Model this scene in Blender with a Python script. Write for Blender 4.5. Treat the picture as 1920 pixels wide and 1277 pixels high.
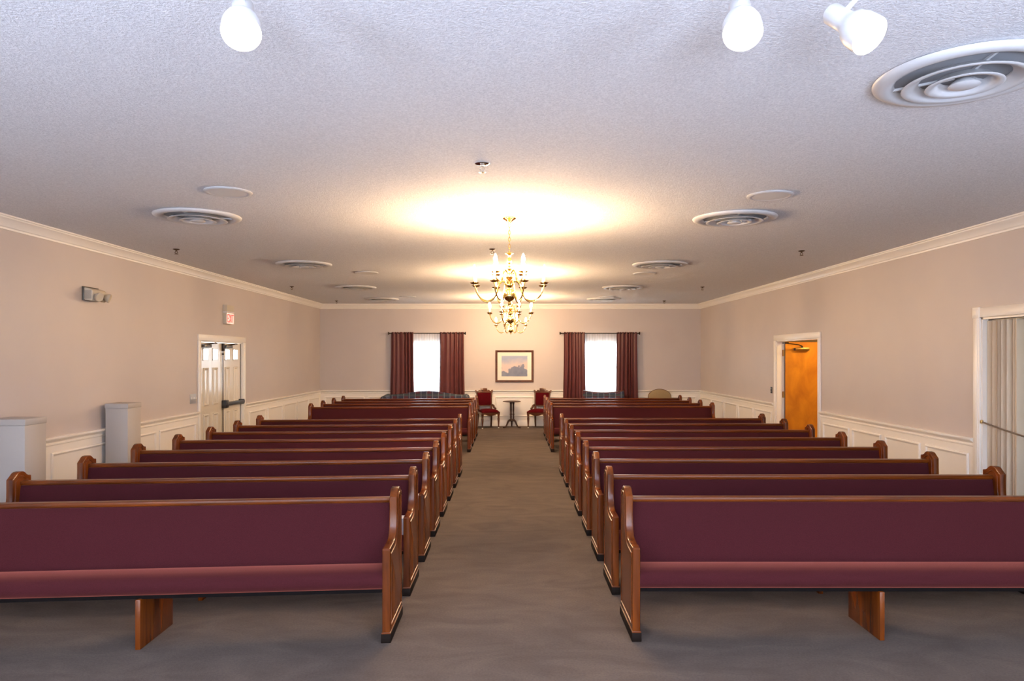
import bpy, bmesh, math, random
from mathutils import Vector, Matrix
R = math.radians
PI = math.pi
random.seed(7)
for o in list(bpy.data.objects):
    bpy.data.objects.remove(o)
scene = bpy.context.scene
C = scene.collection

# ------------------------------------------------------------------ camera, world, light, exposure
F = 1350.0                      # focal length in px of the 1920x1277 frame
cam_d = bpy.data.cameras.new('camera')
cam_d.sensor_fit = 'HORIZONTAL'
cam_d.sensor_width = 36.0
cam_d.lens = 36.0 * F / 1920.0
cam_d.shift_x = 3.0 / 1920.0
cam_d.shift_y = 30.5 / 1920.0
cam_d.clip_start = 0.05
cam = bpy.data.objects.new('camera', cam_d)
cam.location = (0, 0, 1.8)
cam.rotation_euler = (R(90), 0, 0)
C.objects.link(cam)
scene.camera = cam

world = bpy.data.worlds.new('world')
scene.world = world
world.use_nodes = True
bg = world.node_tree.nodes['Background']
bg.inputs[0].default_value = (0.86, 0.93, 1.0, 1)     # even overcast sky
bg.inputs[1].default_value = 7.0

def area(name, loc, rot, sx, sy, power, col):
    d = bpy.data.lights.new(name, 'AREA')
    d.shape = 'RECTANGLE'; d.size = sx; d.size_y = sy
    d.energy = power; d.color = col
    o = bpy.data.objects.new(name, d)
    o.location = loc; o.rotation_euler = rot
    C.objects.link(o)
    return o
# added cool fill panels behind the camera, tilted up to brighten the ceiling
for wx in (-3.2, 0.0, 3.2):
    # unseen helper lamps, standing just inside the assumed window openings
    area('ceiling_fill', (wx, -2.9, 1.2), (R(90 + 70), 0, 0), 1.8, 1.6, 490, (0.56, 0.70, 1.0)).data.spread = R(130)

vs = scene.view_settings
vs.view_transform = 'Standard'
vs.look = 'None'
vs.gamma = 1.0
vs.use_curve_mapping = False
vs.exposure = 0.42

# ------------------------------------------------------------------ materials
MATS = {}
def new_mat(name):
    m = bpy.data.materials.new(name); m.use_nodes = True
    MATS[name] = m
    return m, m.node_tree.nodes, m.node_tree.links, m.node_tree.nodes['Principled BSDF']

def plain(name, col, rough=0.5, metal=0.0, coat=0.0, sheen=0.0, spec=0.5, bump=0.0, bscale=200.0, var=0.0, vscale=3.0):
    m, n, l, b = new_mat(name)
    b.inputs['Base Color'].default_value = (*col, 1)
    b.inputs['Roughness'].default_value = rough
    b.inputs['Metallic'].default_value = metal
    b.inputs['Coat Weight'].default_value = coat
    b.inputs['Coat Roughness'].default_value = 0.12
    b.inputs['Specular IOR Level'].default_value = spec
    b.inputs['Sheen Weight'].default_value = sheen
    tc = n.new('ShaderNodeTexCoord')
    if var > 0:
        no = n.new('ShaderNodeTexNoise'); no.inputs['Scale'].default_value = vscale
        no.inputs['Detail'].default_value = 4
        l.new(tc.outputs['Object'], no.inputs['Vector'])
        mx = n.new('ShaderNodeMix'); mx.data_type = 'RGBA'
        mx.inputs['A'].default_value = (*[c * (1 - var) for c in col], 1)
        mx.inputs['B'].default_value = (*[min(1, c * (1 + var)) for c in col], 1)
        l.new(no.outputs['Fac'], mx.inputs['Factor'])
        l.new(mx.outputs['Result'], b.inputs['Base Color'])
    if bump > 0:
        nb = n.new('ShaderNodeTexNoise'); nb.inputs['Scale'].default_value = bscale
        nb.inputs['Detail'].default_value = 3
        l.new(tc.outputs['Object'], nb.inputs['Vector'])
        bp = n.new('ShaderNodeBump'); bp.inputs['Strength'].default_value = bump
        bp.inputs['Distance'].default_value = 0.01
        l.new(nb.outputs['Fac'], bp.inputs['Height'])
        l.new(bp.outputs['Normal'], b.inputs['Normal'])
    return m

def emit(name, col, strength):
    m, n, l, b = new_mat(name)
    b.inputs['Base Color'].default_value = (*col, 1)
    b.inputs['Emission Color'].default_value = (*col, 1)
    b.inputs['Emission Strength'].default_value = strength
    return m

def wood(name, dark, light, scale, rough=0.28, coat=0.5, spec=0.5):
    m, n, l, b = new_mat(name)
    tc = n.new('ShaderNodeTexCoord'); oi = n.new('ShaderNodeObjectInfo')
    add = n.new('ShaderNodeVectorMath'); add.operation = 'ADD'
    l.new(tc.outputs['Object'], add.inputs[0])
    sc = n.new('ShaderNodeMath'); sc.operation = 'MULTIPLY'; sc.inputs[1].default_value = 40
    l.new(oi.outputs['Random'], sc.inputs[0]); l.new(sc.outputs[0], add.inputs[1])
    mp = n.new('ShaderNodeMapping'); mp.inputs['Scale'].default_value = scale
    l.new(add.outputs[0], mp.inputs['Vector'])
    no = n.new('ShaderNodeTexNoise'); no.inputs['Scale'].default_value = 1.0
    no.inputs['Detail'].default_value = 6; no.inputs['Distortion'].default_value = 0.6
    l.new(mp.outputs[0], no.inputs['Vector'])
    cr = n.new('ShaderNodeValToRGB')
    cr.color_ramp.elements[0].position = 0.3; cr.color_ramp.elements[0].color = (*dark, 1)
    cr.color_ramp.elements[1].position = 0.7; cr.color_ramp.elements[1].color = (*light, 1)
    l.new(no.outputs['Fac'], cr.inputs[0]); l.new(cr.outputs[0], b.inputs['Base Color'])
    b.inputs['Roughness'].default_value = rough
    b.inputs['Coat Weight'].default_value = coat
    b.inputs['Coat Roughness'].default_value = 0.15
    b.inputs['Specular IOR Level'].default_value = spec
    return m

plain('wainscot_paint', (0.88, 0.84, 0.78), 0.35)
plain('trim_paint', (0.88, 0.84, 0.78), 0.3)
plain('door_paint', (0.80, 0.74, 0.62), 0.18, coat=0.4)
plain('pedestal_paint', (0.44, 0.405, 0.375), 0.6, var=0.03)
plain('side_wall_paint', (0.50, 0.49, 0.47), 0.8, var=0.03)
plain('hall_wall_paint', (0.72, 0.62, 0.45), 0.7, var=0.03)
wood('pew_wood_upright', (0.066, 0.012, 0.0015), (0.21, 0.048, 0.005), (14, 14, 1.4), 0.27, 0.05, 0.45)
wood('pew_wood_long', (0.075, 0.015, 0.0015), (0.20, 0.044, 0.004), (1.2, 26, 26), 0.3, 0.0, 0.3)
wood('antique_wood', (0.05, 0.014, 0.006), (0.14, 0.045, 0.016), (6, 6, 6))
wood('dark_wood', (0.025, 0.010, 0.006), (0.07, 0.026, 0.014), (8, 8, 3), 0.5, 0.0)
wood('frame_wood', (0.05, 0.014, 0.004), (0.11, 0.032, 0.010), (9, 9, 9), 0.4, 0.0, 0.3)
wood('maple_veneer', (0.46, 0.15, 0.012), (0.70, 0.28, 0.022), (4.5, 4.5, 2.4), 0.35, 0.2)
plain('door_edge_wood', (0.10, 0.035, 0.015), 0.4)
plain('plinth_black', (0.012, 0.007, 0.005), 0.6, spec=0.1)
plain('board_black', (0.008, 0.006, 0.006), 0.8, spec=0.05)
plain('brass', (0.83, 0.56, 0.18), 0.17, metal=1.0)
plain('hinge_brass', (0.45, 0.30, 0.10), 0.35, metal=1.0)
plain('bronze_dark', (0.035, 0.025, 0.02), 0.35, metal=0.6)
plain('steel_grey', (0.14, 0.135, 0.125), 0.35, metal=0.8)
plain('panic_bar_grey', (0.07, 0.075, 0.08), 0.4, metal=0.4)
plain('chrome', (0.85, 0.83, 0.80), 0.1, metal=1.0)
plain('sprinkler_bronze', (0.12, 0.075, 0.045), 0.35, metal=0.7)
plain('white_metal', (0.64, 0.63, 0.63), 0.4)
plain('throat_shade_grey', (0.30, 0.30, 0.31), 0.8)
plain('speaker_cloth', (0.70, 0.68, 0.66), 0.7, bump=0.1, bscale=600)
plain('candle_sleeve', (0.9, 0.82, 0.66), 0.5)
plain('velvet_red', (0.070, 0.002, 0.005), 0.9, sheen=0.0, spec=0.08, var=0.2, vscale=9)
plain('curtain_burgundy', (0.105, 0.020, 0.020), 0.5, sheen=0.05, var=0.12, vscale=5)
plain('tan_upholstery', (0.33, 0.24, 0.12), 0.7, bump=0.05, bscale=300)
plain('accordion_cloth', (0.62, 0.52, 0.39), 0.85, bump=0.05, bscale=400)
plain('rope_brown', (0.20, 0.15, 0.11), 0.9)
plain('plate_grey', (0.42, 0.43, 0.46), 0.4, metal=0.5)
plain('plate_black', (0.015, 0.014, 0.014), 0.4)
plain('switch_white', (0.8, 0.8, 0.8), 0.4)
plain('tissue_box_white', (0.78, 0.82, 0.88), 0.6)
plain('tissue_paper', (0.9, 0.9, 0.9), 0.8)
plain('beige_plastic', (0.56, 0.50, 0.40), 0.5)
plain('lens_glass', (0.40, 0.36, 0.31), 0.2, bump=0.3, bscale=120)
plain('mat_board', (0.86, 0.80, 0.70), 0.7)
plain('ceramic_white', (0.85, 0.83, 0.78), 0.3)
emit('bulb_glow', (1.0, 0.67, 0.38), 640.0)
emit('track_lamp_glow', (1.0, 0.86, 0.68), 120.0)
emit('hall_lamp_glow', (1.0, 0.66, 0.26), 120.0)
emit('side_lamp_glow', (1.0, 0.82, 0.58), 48.0)
emit('exit_panel_glow', (1.0, 0.50, 0.42), 0.9)
emit('exit_letter_glow', (1.0, 0.03, 0.02), 1.6)

def mat_wall():
    m, n, l, b = new_mat('wall_paint')
    tc = n.new('ShaderNodeTexCoord')
    no = n.new('ShaderNodeTexNoise'); no.inputs['Scale'].default_value = 1.3; no.inputs['Detail'].default_value = 3
    l.new(tc.outputs['Object'], no.inputs['Vector'])
    cr = n.new('ShaderNodeValToRGB')
    cr.color_ramp.elements[0].position = 0.3; cr.color_ramp.elements[0].color = (0.54, 0.478, 0.455, 1)
    cr.color_ramp.elements[1].position = 0.7; cr.color_ramp.elements[1].color = (0.57, 0.505, 0.472, 1)
    l.new(no.outputs['Fac'], cr.inputs[0])
    l.new(cr.outputs[0], b.inputs['Base Color'])
    nb = n.new('ShaderNodeTexNoise'); nb.inputs['Scale'].default_value = 160
    l.new(tc.outputs['Object'], nb.inputs['Vector'])
    bp = n.new('ShaderNodeBump'); bp.inputs['Strength'].default_value = 0.04; bp.inputs['Distance'].default_value = 0.005
    l.new(nb.outputs['Fac'], bp.inputs['Height']); l.new(bp.outputs['Normal'], b.inputs['Normal'])
    b.inputs['Roughness'].default_value = 0.45
mat_wall()

def mat_ceiling():
    m, n, l, b = new_mat('ceiling_stipple')
    tc = n.new('ShaderNodeTexCoord')
    nb = n.new('ShaderNodeTexNoise'); nb.inputs['Scale'].default_value = 80; nb.inputs['Detail'].default_value = 4
    nb.inputs['Roughness'].default_value = 0.65
    l.new(tc.outputs['Object'], nb.inputs['Vector'])
    cr = n.new('ShaderNodeValToRGB')
    cr.color_ramp.elements[0].position = 0.35; cr.color_ramp.elements[0].color = (0.66, 0.65, 0.665, 1)
    cr.color_ramp.elements[1].position = 0.68; cr.color_ramp.elements[1].color = (0.86, 0.85, 0.86, 1)
    l.new(nb.outputs['Fac'], cr.inputs[0]); l.new(cr.outputs[0], b.inputs['Base Color'])
    bp = n.new('ShaderNodeBump'); bp.inputs['Strength'].default_value = 0.8; bp.inputs['Distance'].default_value = 0.010
    l.new(nb.outputs['Fac'], bp.inputs['Height']); l.new(bp.outputs['Normal'], b.inputs['Normal'])
    b.inputs['Roughness'].default_value = 0.85
mat_ceiling()

def mat_carpet():
    m, n, l, b = new_mat('carpet')
    tc = n.new('ShaderNodeTexCoord')
    mp = n.new('ShaderNodeMapping'); mp.inputs['Scale'].default_value = (1.1, 2.2, 1); mp.inputs['Rotation'].default_value = (0, 0, 0.5)
    l.new(tc.outputs['Object'], mp.inputs['Vector'])
    a = n.new('ShaderNodeTexNoise'); a.inputs['Scale'].default_value = 1.6; a.inputs['Detail'].default_value = 5
    a.inputs['Distortion'].default_value = 1.5
    l.new(mp.outputs[0], a.inputs['Vector'])
    f = n.new('ShaderNodeTexNoise'); f.inputs['Scale'].default_value = 70; f.inputs['Detail'].default_value = 5
    l.new(tc.outputs['Object'], f.inputs['Vector'])
    cr = n.new('ShaderNodeValToRGB')
    cr.color_ramp.elements[0].position = 0.3; cr.color_ramp.elements[0].color = (0.108, 0.080, 0.064, 1)
    cr.color_ramp.elements[1].position = 0.7; cr.color_ramp.elements[1].color = (0.154, 0.116, 0.092, 1)
    l.new(a.outputs['Fac'], cr.inputs[0])
    mx = n.new('ShaderNodeMix'); mx.data_type = 'RGBA'; mx.blend_type = 'MULTIPLY'; mx.inputs['Factor'].default_value = 0.55
    cf = n.new('ShaderNodeValToRGB')
    cf.color_ramp.elements[0].position = 0.3; cf.color_ramp.elements[0].color = (0.6, 0.6, 0.6, 1)
    cf.color_ramp.elements[1].position = 0.65; cf.color_ramp.elements[1].color = (1, 1, 1, 1)
    l.new(f.outputs['Fac'], cf.inputs[0])
    l.new(cr.outputs[0], mx.inputs['A']); l.new(cf.outputs[0], mx.inputs['B'])
    l.new(mx.outputs['Result'], b.inputs['Base Color'])
    g = n.new('ShaderNodeTexNoise'); g.inputs['Scale'].default_value = 260
    l.new(tc.outputs['Object'], g.inputs['Vector'])
    bp = n.new('ShaderNodeBump'); bp.inputs['Strength'].default_value = 0.5; bp.inputs['Distance'].default_value = 0.01
    l.new(g.outputs['Fac'], bp.inputs['Height']); l.new(bp.outputs['Normal'], b.inputs['Normal'])
    b.inputs['Roughness'].default_value = 0.95
mat_carpet()

def mat_pew_fabric():
    m, n, l, b = new_mat('pew_fabric')
    tc = n.new('ShaderNodeTexCoord')
    a = n.new('ShaderNodeTexNoise'); a.inputs['Scale'].default_value = 320; a.inputs['Detail'].default_value = 2
    l.new(tc.outputs['Object'], a.inputs['Vector'])
    cr = n.new('ShaderNodeValToRGB')
    cr.color_ramp.elements[0].position = 0.3; cr.color_ramp.elements[0].color = (0.045, 0.0072, 0.0098, 1)
    cr.color_ramp.elements[1].position = 0.7; cr.color_ramp.elements[1].color = (0.072, 0.0118, 0.0155, 1)
    l.new(a.outputs['Fac'], cr.inputs[0]); l.new(cr.outputs[0], b.inputs['Base Color'])
    bp = n.new('ShaderNodeBump'); bp.inputs['Strength'].default_value = 0.25; bp.inputs['Distance'].default_value = 0.003
    l.new(a.outputs['Fac'], bp.inputs['Height']); l.new(bp.outputs['Normal'], b.inputs['Normal'])
    b.inputs['Roughness'].default_value = 0.9
    b.inputs['Specular IOR Level'].default_value = 0.15
    b.inputs['Sheen Weight'].default_value = 0.45
    b.inputs['Sheen Roughness'].default_value = 0.45
    b.inputs['Sheen Tint'].default_value = (0.95, 0.26, 0.18, 1)
mat_pew_fabric()

def mat_sheer():
    m, n, l, b = new_mat('sheer_voile')
    n.remove(b)
    out = n['Material Output']
    tr = n.new('ShaderNodeBsdfTranslucent'); tr.inputs[0].default_value = (0.93, 0.93, 0.95, 1)
    tp = n.new('ShaderNodeBsdfTransparent')
    df = n.new('ShaderNodeBsdfDiffuse'); df.inputs[0].default_value = (0.85, 0.85, 0.87, 1)
    m1 = n.new('ShaderNodeMixShader'); m1.inputs[0].default_value = 0.4
    l.new(tr.outputs[0], m1.inputs[1]); l.new(df.outputs[0], m1.inputs[2])
    m2 = n.new('ShaderNodeMixShader'); m2.inputs[0].default_value = 0.38
    l.new(m1.outputs[0], m2.inputs[1]); l.new(tp.outputs[0], m2.inputs[2])
    l.new(m2.outputs[0], out.inputs['Surface'])
mat_sheer()

def mat_glass():
    m, n, l, b = new_mat('window_glass')
    n.remove(b)
    out = n['Material Output']
    tp = n.new('ShaderNodeBsdfTransparent'); tp.inputs[0].default_value = (0.95, 0.97, 0.97, 1)
    gl = n.new('ShaderNodeBsdfGlossy'); gl.inputs['Roughness'].default_value = 0.03
    mx = n.new('ShaderNodeMixShader'); mx.inputs[0].default_value = 0.06
    l.new(tp.outputs[0], mx.inputs[1]); l.new(gl.outputs[0], mx.inputs[2])
    l.new(mx.outputs[0], out.inputs['Surface'])
mat_glass()

def mat_plaid():
    m, n, l, b = new_mat('plaid_upholstery')
    tc = n.new('ShaderNodeTexCoord')
    sp = n.new('ShaderNodeSeparateXYZ'); l.new(tc.outputs['Object'], sp.inputs[0])
    def stripes(sock, freq, width):
        mu = n.new('ShaderNodeMath'); mu.operation = 'MULTIPLY'; mu.inputs[1].default_value = freq
        l.new(sock, mu.inputs[0])
        fr = n.new('ShaderNodeMath'); fr.operation = 'FRACT'; l.new(mu.outputs[0], fr.inputs[0])
        lt = n.new('ShaderNodeMath'); lt.operation = 'LESS_THAN'; lt.inputs[1].default_value = width
        l.new(fr.outputs[0], lt.inputs[0])
        return lt.outputs[0]
    col = None
    def mix(prev, fac, c):
        mx = n.new('ShaderNodeMix'); mx.data_type = 'RGBA'
        if isinstance(prev, tuple): mx.inputs['A'].default_value = prev
        else: l.new(prev, mx.inputs['A'])
        mx.inputs['B'].default_value = c
        l.new(fac, mx.inputs['Factor'])
        return mx.outputs['Result']
    col = mix((0.030, 0.036, 0.075, 1), stripes(sp.outputs['X'], 3.4, 0.4), (0.085, 0.022, 0.040, 1))
    col = mix(col, stripes(sp.outputs['Z'], 5.0, 0.3), (0.045, 0.06, 0.075, 1))
    col = mix(col, stripes(sp.outputs['X'], 6.8, 0.10), (0.20, 0.23, 0.28, 1))
    col = mix(col, stripes(sp.outputs['Z'], 5.0, 0.05), (0.12, 0.13, 0.17, 1))
    l.new(col, b.inputs['Base Color'])
    b.inputs['Roughness'].default_value = 0.8
mat_plaid()

def mat_landscape():
    """generic misty landscape print: pale sky, dark soft tree masses, dim meadow"""
    m, n, l, b = new_mat('landscape_print')
    tc = n.new('ShaderNodeTexCoord')
    sp = n.new('ShaderNodeSeparateXYZ'); l.new(tc.outputs['Object'], sp.inputs[0])
    no = n.new('ShaderNodeTexNoise'); no.inputs['Scale'].default_value = 7; no.inputs['Detail'].default_value = 5
    l.new(tc.outputs['Object'], no.inputs['Vector'])
    n2 = n.new('ShaderNodeTexNoise'); n2.inputs['Scale'].default_value = 3.2; n2.inputs['Detail'].default_value = 3
    l.new(tc.outputs['Object'], n2.inputs['Vector'])
    sky = n.new('ShaderNodeValToRGB')
    sky.color_ramp.elements[0].position = 0.35; sky.color_ramp.elements[0].color = (0.27, 0.30, 0.40, 1)
    sky.color_ramp.elements[1].position = 0.62; sky.color_ramp.elements[1].color = (0.60, 0.46, 0.38, 1)
    zg = n.new('ShaderNodeMapRange'); zg.inputs['From Min'].default_value = 0.24; zg.inputs['From Max'].default_value = -0.10
    zg.inputs['To Min'].default_value = 0.0; zg.inputs['To Max'].default_value = 0.55
    l.new(sp.outputs['Z'], zg.inputs['Value'])
    za = n.new('ShaderNodeMath'); za.operation = 'MULTIPLY_ADD'; za.inputs[1].default_value = 0.6
    l.new(n2.outputs['Fac'], za.inputs[0]); l.new(zg.outputs[0], za.inputs[2])
    l.new(za.outputs[0], sky.inputs[0])
    # a height line of trees: z + noise < threshold that rises to the right
    a = n.new('ShaderNodeMath'); a.operation = 'MULTIPLY_ADD'; a.inputs[1].default_value = -0.55; l.new(no.outputs['Fac'], a.inputs[0])
    l.new(sp.outputs['Z'], a.inputs[2])
    s = n.new('ShaderNodeMath'); s.operation = 'SINE'
    sm = n.new('ShaderNodeMath'); sm.operation = 'MULTIPLY_ADD'; sm.inputs[1].default_value = 9.0; sm.inputs[2].default_value = 0.6
    l.new(sp.outputs['X'], sm.inputs[0]); l.new(sm.outputs[0], s.inputs[0])
    t = n.new('ShaderNodeMath'); t.operation = 'MULTIPLY_ADD'; t.inputs[1].default_value = 0.055; t.inputs[2].default_value = -0.335
    l.new(s.outputs[0], t.inputs[0])
    lt = n.new('ShaderNodeMath'); lt.operation = 'SUBTRACT'
    l.new(t.outputs[0], lt.inputs[0]); l.new(a.outputs[0], lt.inputs[1])
    st = n.new('ShaderNodeMapRange'); st.inputs['From Min'].default_value = -0.02; st.inputs['From Max'].default_value = 0.03
    l.new(lt.outputs[0], st.inputs['Value'])
    tree = n.new('ShaderNodeValToRGB')
    tree.color_ramp.elements[0].color = (0.06, 0.075, 0.12, 1); tree.color_ramp.elements[1].color = (0.22, 0.20, 0.23, 1)
    l.new(no.outputs['Fac'], tree.inputs[0])
    mx = n.new('ShaderNodeMix'); mx.data_type = 'RGBA'
    l.new(st.outputs[0], mx.inputs['Factor']); l.new(sky.outputs[0], mx.inputs['A']); l.new(tree.outputs[0], mx.inputs['B'])
    l.new(mx.outputs['Result'], b.inputs['Base Color'])
    b.inputs['Roughness'].default_value = 0.25
mat_landscape()

# ------------------------------------------------------------------ mesh helpers
class MB:
    def __init__(s): s.v = []; s.f = []
    def add(s, vs_, fs, mat=None):
        o = len(s.v)
        for p in vs_:
            p = Vector(p)
            s.v.append(mat @ p if mat is not None else p)
        s.f += [tuple(i + o for i in f) for f in fs]
        return s
    def box(s, x0, x1, y0, y1, z0, z1, mat=None):
        vs_ = [(x, y, z) for x in (x0, x1) for y in (y0, y1) for z in (z0, z1)]
        return s.add(vs_, [(0, 1, 3, 2), (4, 6, 7, 5), (0, 4, 5, 1), (2, 3, 7, 6), (0, 2, 6, 4), (1, 5, 7, 3)], mat)
    def prism(s, prof, axis, a0, a1, mat=None):
        """2-D profile extruded along axis; profile is (y,z) for x, (x,z) for y, (x,y) for z"""
        def P(u, v, a):
            return {'x': (a, u, v), 'y': (u, a, v), 'z': (u, v, a)}[axis]
        n = len(prof)
        vs_ = [P(u, v, a0) for u, v in prof] + [P(u, v, a1) for u, v in prof]
        fs = [tuple(range(n - 1, -1, -1)), tuple(range(n, 2 * n))]
        fs += [(i, (i + 1) % n, n + (i + 1) % n, n + i) for i in range(n)]
        return s.add(vs_, fs, mat)
    def lathe(s, prof, n=20, mat=None, closed=False):
        vs_ = []; fs = []
        m = len(prof)
        for k in range(n):
            a = 2 * PI * k / n
            for r, z in prof: vs_.append((r * math.cos(a), r * math.sin(a), z))
        rng = m if closed else m - 1
        for k in range(n):
            k2 = (k + 1) % n
            for i in range(rng):
                j = (i + 1) % m
                fs.append((k * m + i, k2 * m + i, k2 * m + j, k * m + j))
        if not closed:
            if prof[0][0] > 1e-5: fs.append(tuple(k * m for k in range(n))[::-1])
            if prof[-1][0] > 1e-5: fs.append(tuple(k * m + m - 1 for k in range(n)))
        return s.add(vs_, fs, mat)
    def tube(s, pts, r, n=8, mat=None, cap=True):
        pts = [Vector(p) for p in pts]
        rs = r if isinstance(r, (list, tuple)) else [r] * len(pts)
        vs_ = []; fs = []
        up = Vector((0, 0, 1))
        prev = None
        for i, p in enumerate(pts):
            d = (pts[min(i + 1, len(pts) - 1)] - pts[max(i - 1, 0)]).normalized()
            if prev is None:
                a = up if abs(d.dot(up)) < 0.9 else Vector((1, 0, 0))
                u = d.cross(a).normalized()
            else:
                u = (prev - d * prev.dot(d)).normalized()
            prev = u
            w = d.cross(u)
            for k in range(n):
                t = 2 * PI * k / n
                vs_.append(p + (u * math.cos(t) + w * math.sin(t)) * rs[i])
        for i in range(len(pts) - 1):
            for k in range(n):
                k2 = (k + 1) % n
                fs.append((i * n + k, i * n + k2, (i + 1) * n + k2, (i + 1) * n + k))
        if cap:
            fs.append(tuple(range(n))[::-1])
            fs.append(tuple((len(pts) - 1) * n + k for k in range(n)))
        return s.add(vs_, fs, mat)
    def build(s, name, mat, parent=None, smooth=True, bevel=0.0, seg=2, shear=0.0, angle=0.6):
        me = bpy.data.meshes.new(name)
        vs_ = [(p[0], p[1] + shear * p[0], p[2]) for p in s.v] if shear else [tuple(p) for p in s.v]
        me.from_pydata(vs_, [], s.f)
        bm = bmesh.new(); bm.from_mesh(me)
        bmesh.ops.remove_doubles(bm, verts=bm.verts, dist=1e-6)
        bmesh.ops.recalc_face_normals(bm, faces=bm.faces)
        if bevel > 0:
            es = [e for e in bm.edges if len(e.link_faces) == 2 and e.calc_face_angle(0) > 0.5]
            bmesh.ops.bevel(bm, geom=es, offset=bevel, segments=seg, profile=0.5, affect='EDGES', clamp_overlap=True)
        bm.to_mesh(me); bm.free()
        return link(name, me, mat, parent, smooth, angle)

def link(name, me, mat, parent=None, smooth=True, angle=0.6):
    me.materials.append(MATS[mat])
    if smooth:
        for p in me.polygons: p.use_smooth = True
        me.set_sharp_from_angle(angle=angle)
    o = bpy.data.objects.new(name, me)
    C.objects.link(o)
    if parent is not None: o.parent = parent
    return o

def tag(o, label, cat, group=None):
    o['label'] = label; o['category'] = cat
    if group: o['group'] = group
    return o
def thing(name, label, cat, loc=(0, 0, 0), rz=0, group=None):
    o = bpy.data.objects.new(name, None)
    o.empty_display_size = 0.1
    C.objects.link(o)
    o.location = loc; o.rotation_euler = (0, 0, rz)
    return tag(o, label, cat, group)
def struct(o):
    o['kind'] = 'structure'; return o
def dup(root, loc, label, rz=None, name=None):
    r = root.copy(); C.objects.link(r)
    r.location = loc
    if rz is not None: r.rotation_euler = (0, 0, rz)
    r['label'] = label
    for ch in list(root.children):
        c = ch.copy(); C.objects.link(c); c.parent = r
        for g in list(ch.children):
            d = g.copy(); C.objects.link(d); d.parent = c
    return r
def aim(direction):
    """matrix turning local -Z to the direction"""
    return Vector(direction).normalized().to_track_quat('-Z', 'Y').to_matrix().to_4x4()

# ------------------------------------------------------------------ the room
XL, XR, YB, YF, ZC = -4.94, 4.94, 18.7, -3.0, 3.17
T = 0.15
def wall_mesh(axis, a0, a1, u0, u1, z1, openings):
    """boxes around openings; axis 'x' = wall at constant x spanning y"""
    mb = MB()
    cuts = sorted({u0, u1, *[o[0] for o in openings], *[o[1] for o in openings]})
    for c0, c1 in zip(cuts[:-1], cuts[1:]):
        ops = sorted([(o[2], o[3]) for o in openings if o[0] <= c0 and o[1] >= c1])
        z = 0.0; spans = []
        for p, q in ops:
            if p > z: spans.append((z, p))
            z = q
        if z < z1: spans.append((z, z1))
        for p, q in spans:
            if axis == 'x': mb.box(a0, a1, c0, c1, p, q)
            else: mb.box(c0, c1, a0, a1, p, q)
    return mb

DL0, DL1, DLH = 11.46, 13.28, 2.06        # double doors, left wall
DR0, DR1, DRH = 11.54, 13.36, 2.10        # double doorway, right wall
OP0, OP1, OPH = 4.2, 7.55, 2.21           # wide opening, right wall
WL, WR, WHW = -2.16, 2.36, 0.55           # back windows
WZ0, WZ1 = 0.86, 2.20

struct(MB().box(-5.3, 8.2, YF - 0.3, YB + 0.3, -0.12, 0.0).build('floor', 'carpet', smooth=False))
struct(MB().box(XL - T, XR + T, YF - T, YB + T, ZC, ZC + 0.12).build('ceiling', 'ceiling_stipple', smooth=False))
w_left = struct(wall_mesh('x', XL - T, XL, YF, YB + T, ZC, [(DL0, DL1, 0, DLH)]).build('wall_left', 'wall_paint', smooth=False))
w_right = struct(wall_mesh('x', XR, XR + T, YF, YB + T, ZC, [(DR0, DR1, 0, DRH), (OP0, OP1, 0, OPH)]).build('wall_right', 'wall_paint', smooth=False))
w_back = struct(wall_mesh('y', YB, YB + T, XL, XR, ZC, [(WL - WHW, WL + WHW, WZ0, WZ1), (WR - WHW, WR + WHW, WZ0, WZ1)]).build('wall_back', 'wall_paint', smooth=False))
w_front = struct(wall_mesh('y', YF - T, YF, XL, XR, ZC, [(x - 0.95, x + 0.95, 0.3, 2.6) for x in (-3.2, 0, 3.2)]).build('wall_front', 'wall_paint', smooth=False))  # its three window openings are assumed, added unseen to let cool light in

# wainscot boards, panels, chair rail, baseboards, crown: each wall in its own local frame
# local frame: u along the wall, n out of the wall into the room
def frame_left(u, n, z): return (XL + n, u, z)
def frame_right(u, n, z): return (XR - n, u, z)
def frame_back(u, n, z): return (u, YB - n, z)
def sweep(prof, u0, u1, fr):
    """profile (n,z) swept along u"""
    mb = MB(); k = len(prof)
    mb.add([fr(u0, a, z) for a, z in prof] + [fr(u1, a, z) for a, z in prof],
           [tuple(range(k)), tuple(range(k, 2 * k))[::-1]] + [(i, (i + 1) % k, k + (i + 1) % k, k + i) for i in range(k)])
    return mb
RAIL = [(0, 0.842), (0.014, 0.842), (0.020, 0.850), (0.020, 0.862), (0.012, 0.868), (0.012, 0.878), (0.026, 0.888), (0.034, 0.900), (0.052, 0.908), (0.056, 0.914), (0.056, 0.928), (0.050, 0.935), (0, 0.935)]
BASE = [(0, 0), (0.022, 0), (0.022, 0.125), (0.017, 0.140), (0.012, 0.150), (0.012, 0.160), (0, 0.160)]
CROWN = [(0, ZC), (0, ZC - 0.125), (0.012, ZC - 0.125), (0.016, ZC - 0.108), (0.028, ZC - 0.100), (0.034, ZC - 0.085), (0.060, ZC - 0.045),
         (0.084, ZC - 0.030), (0.088, ZC - 0.018), (0.102, ZC - 0.014), (0.102, ZC)]
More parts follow.
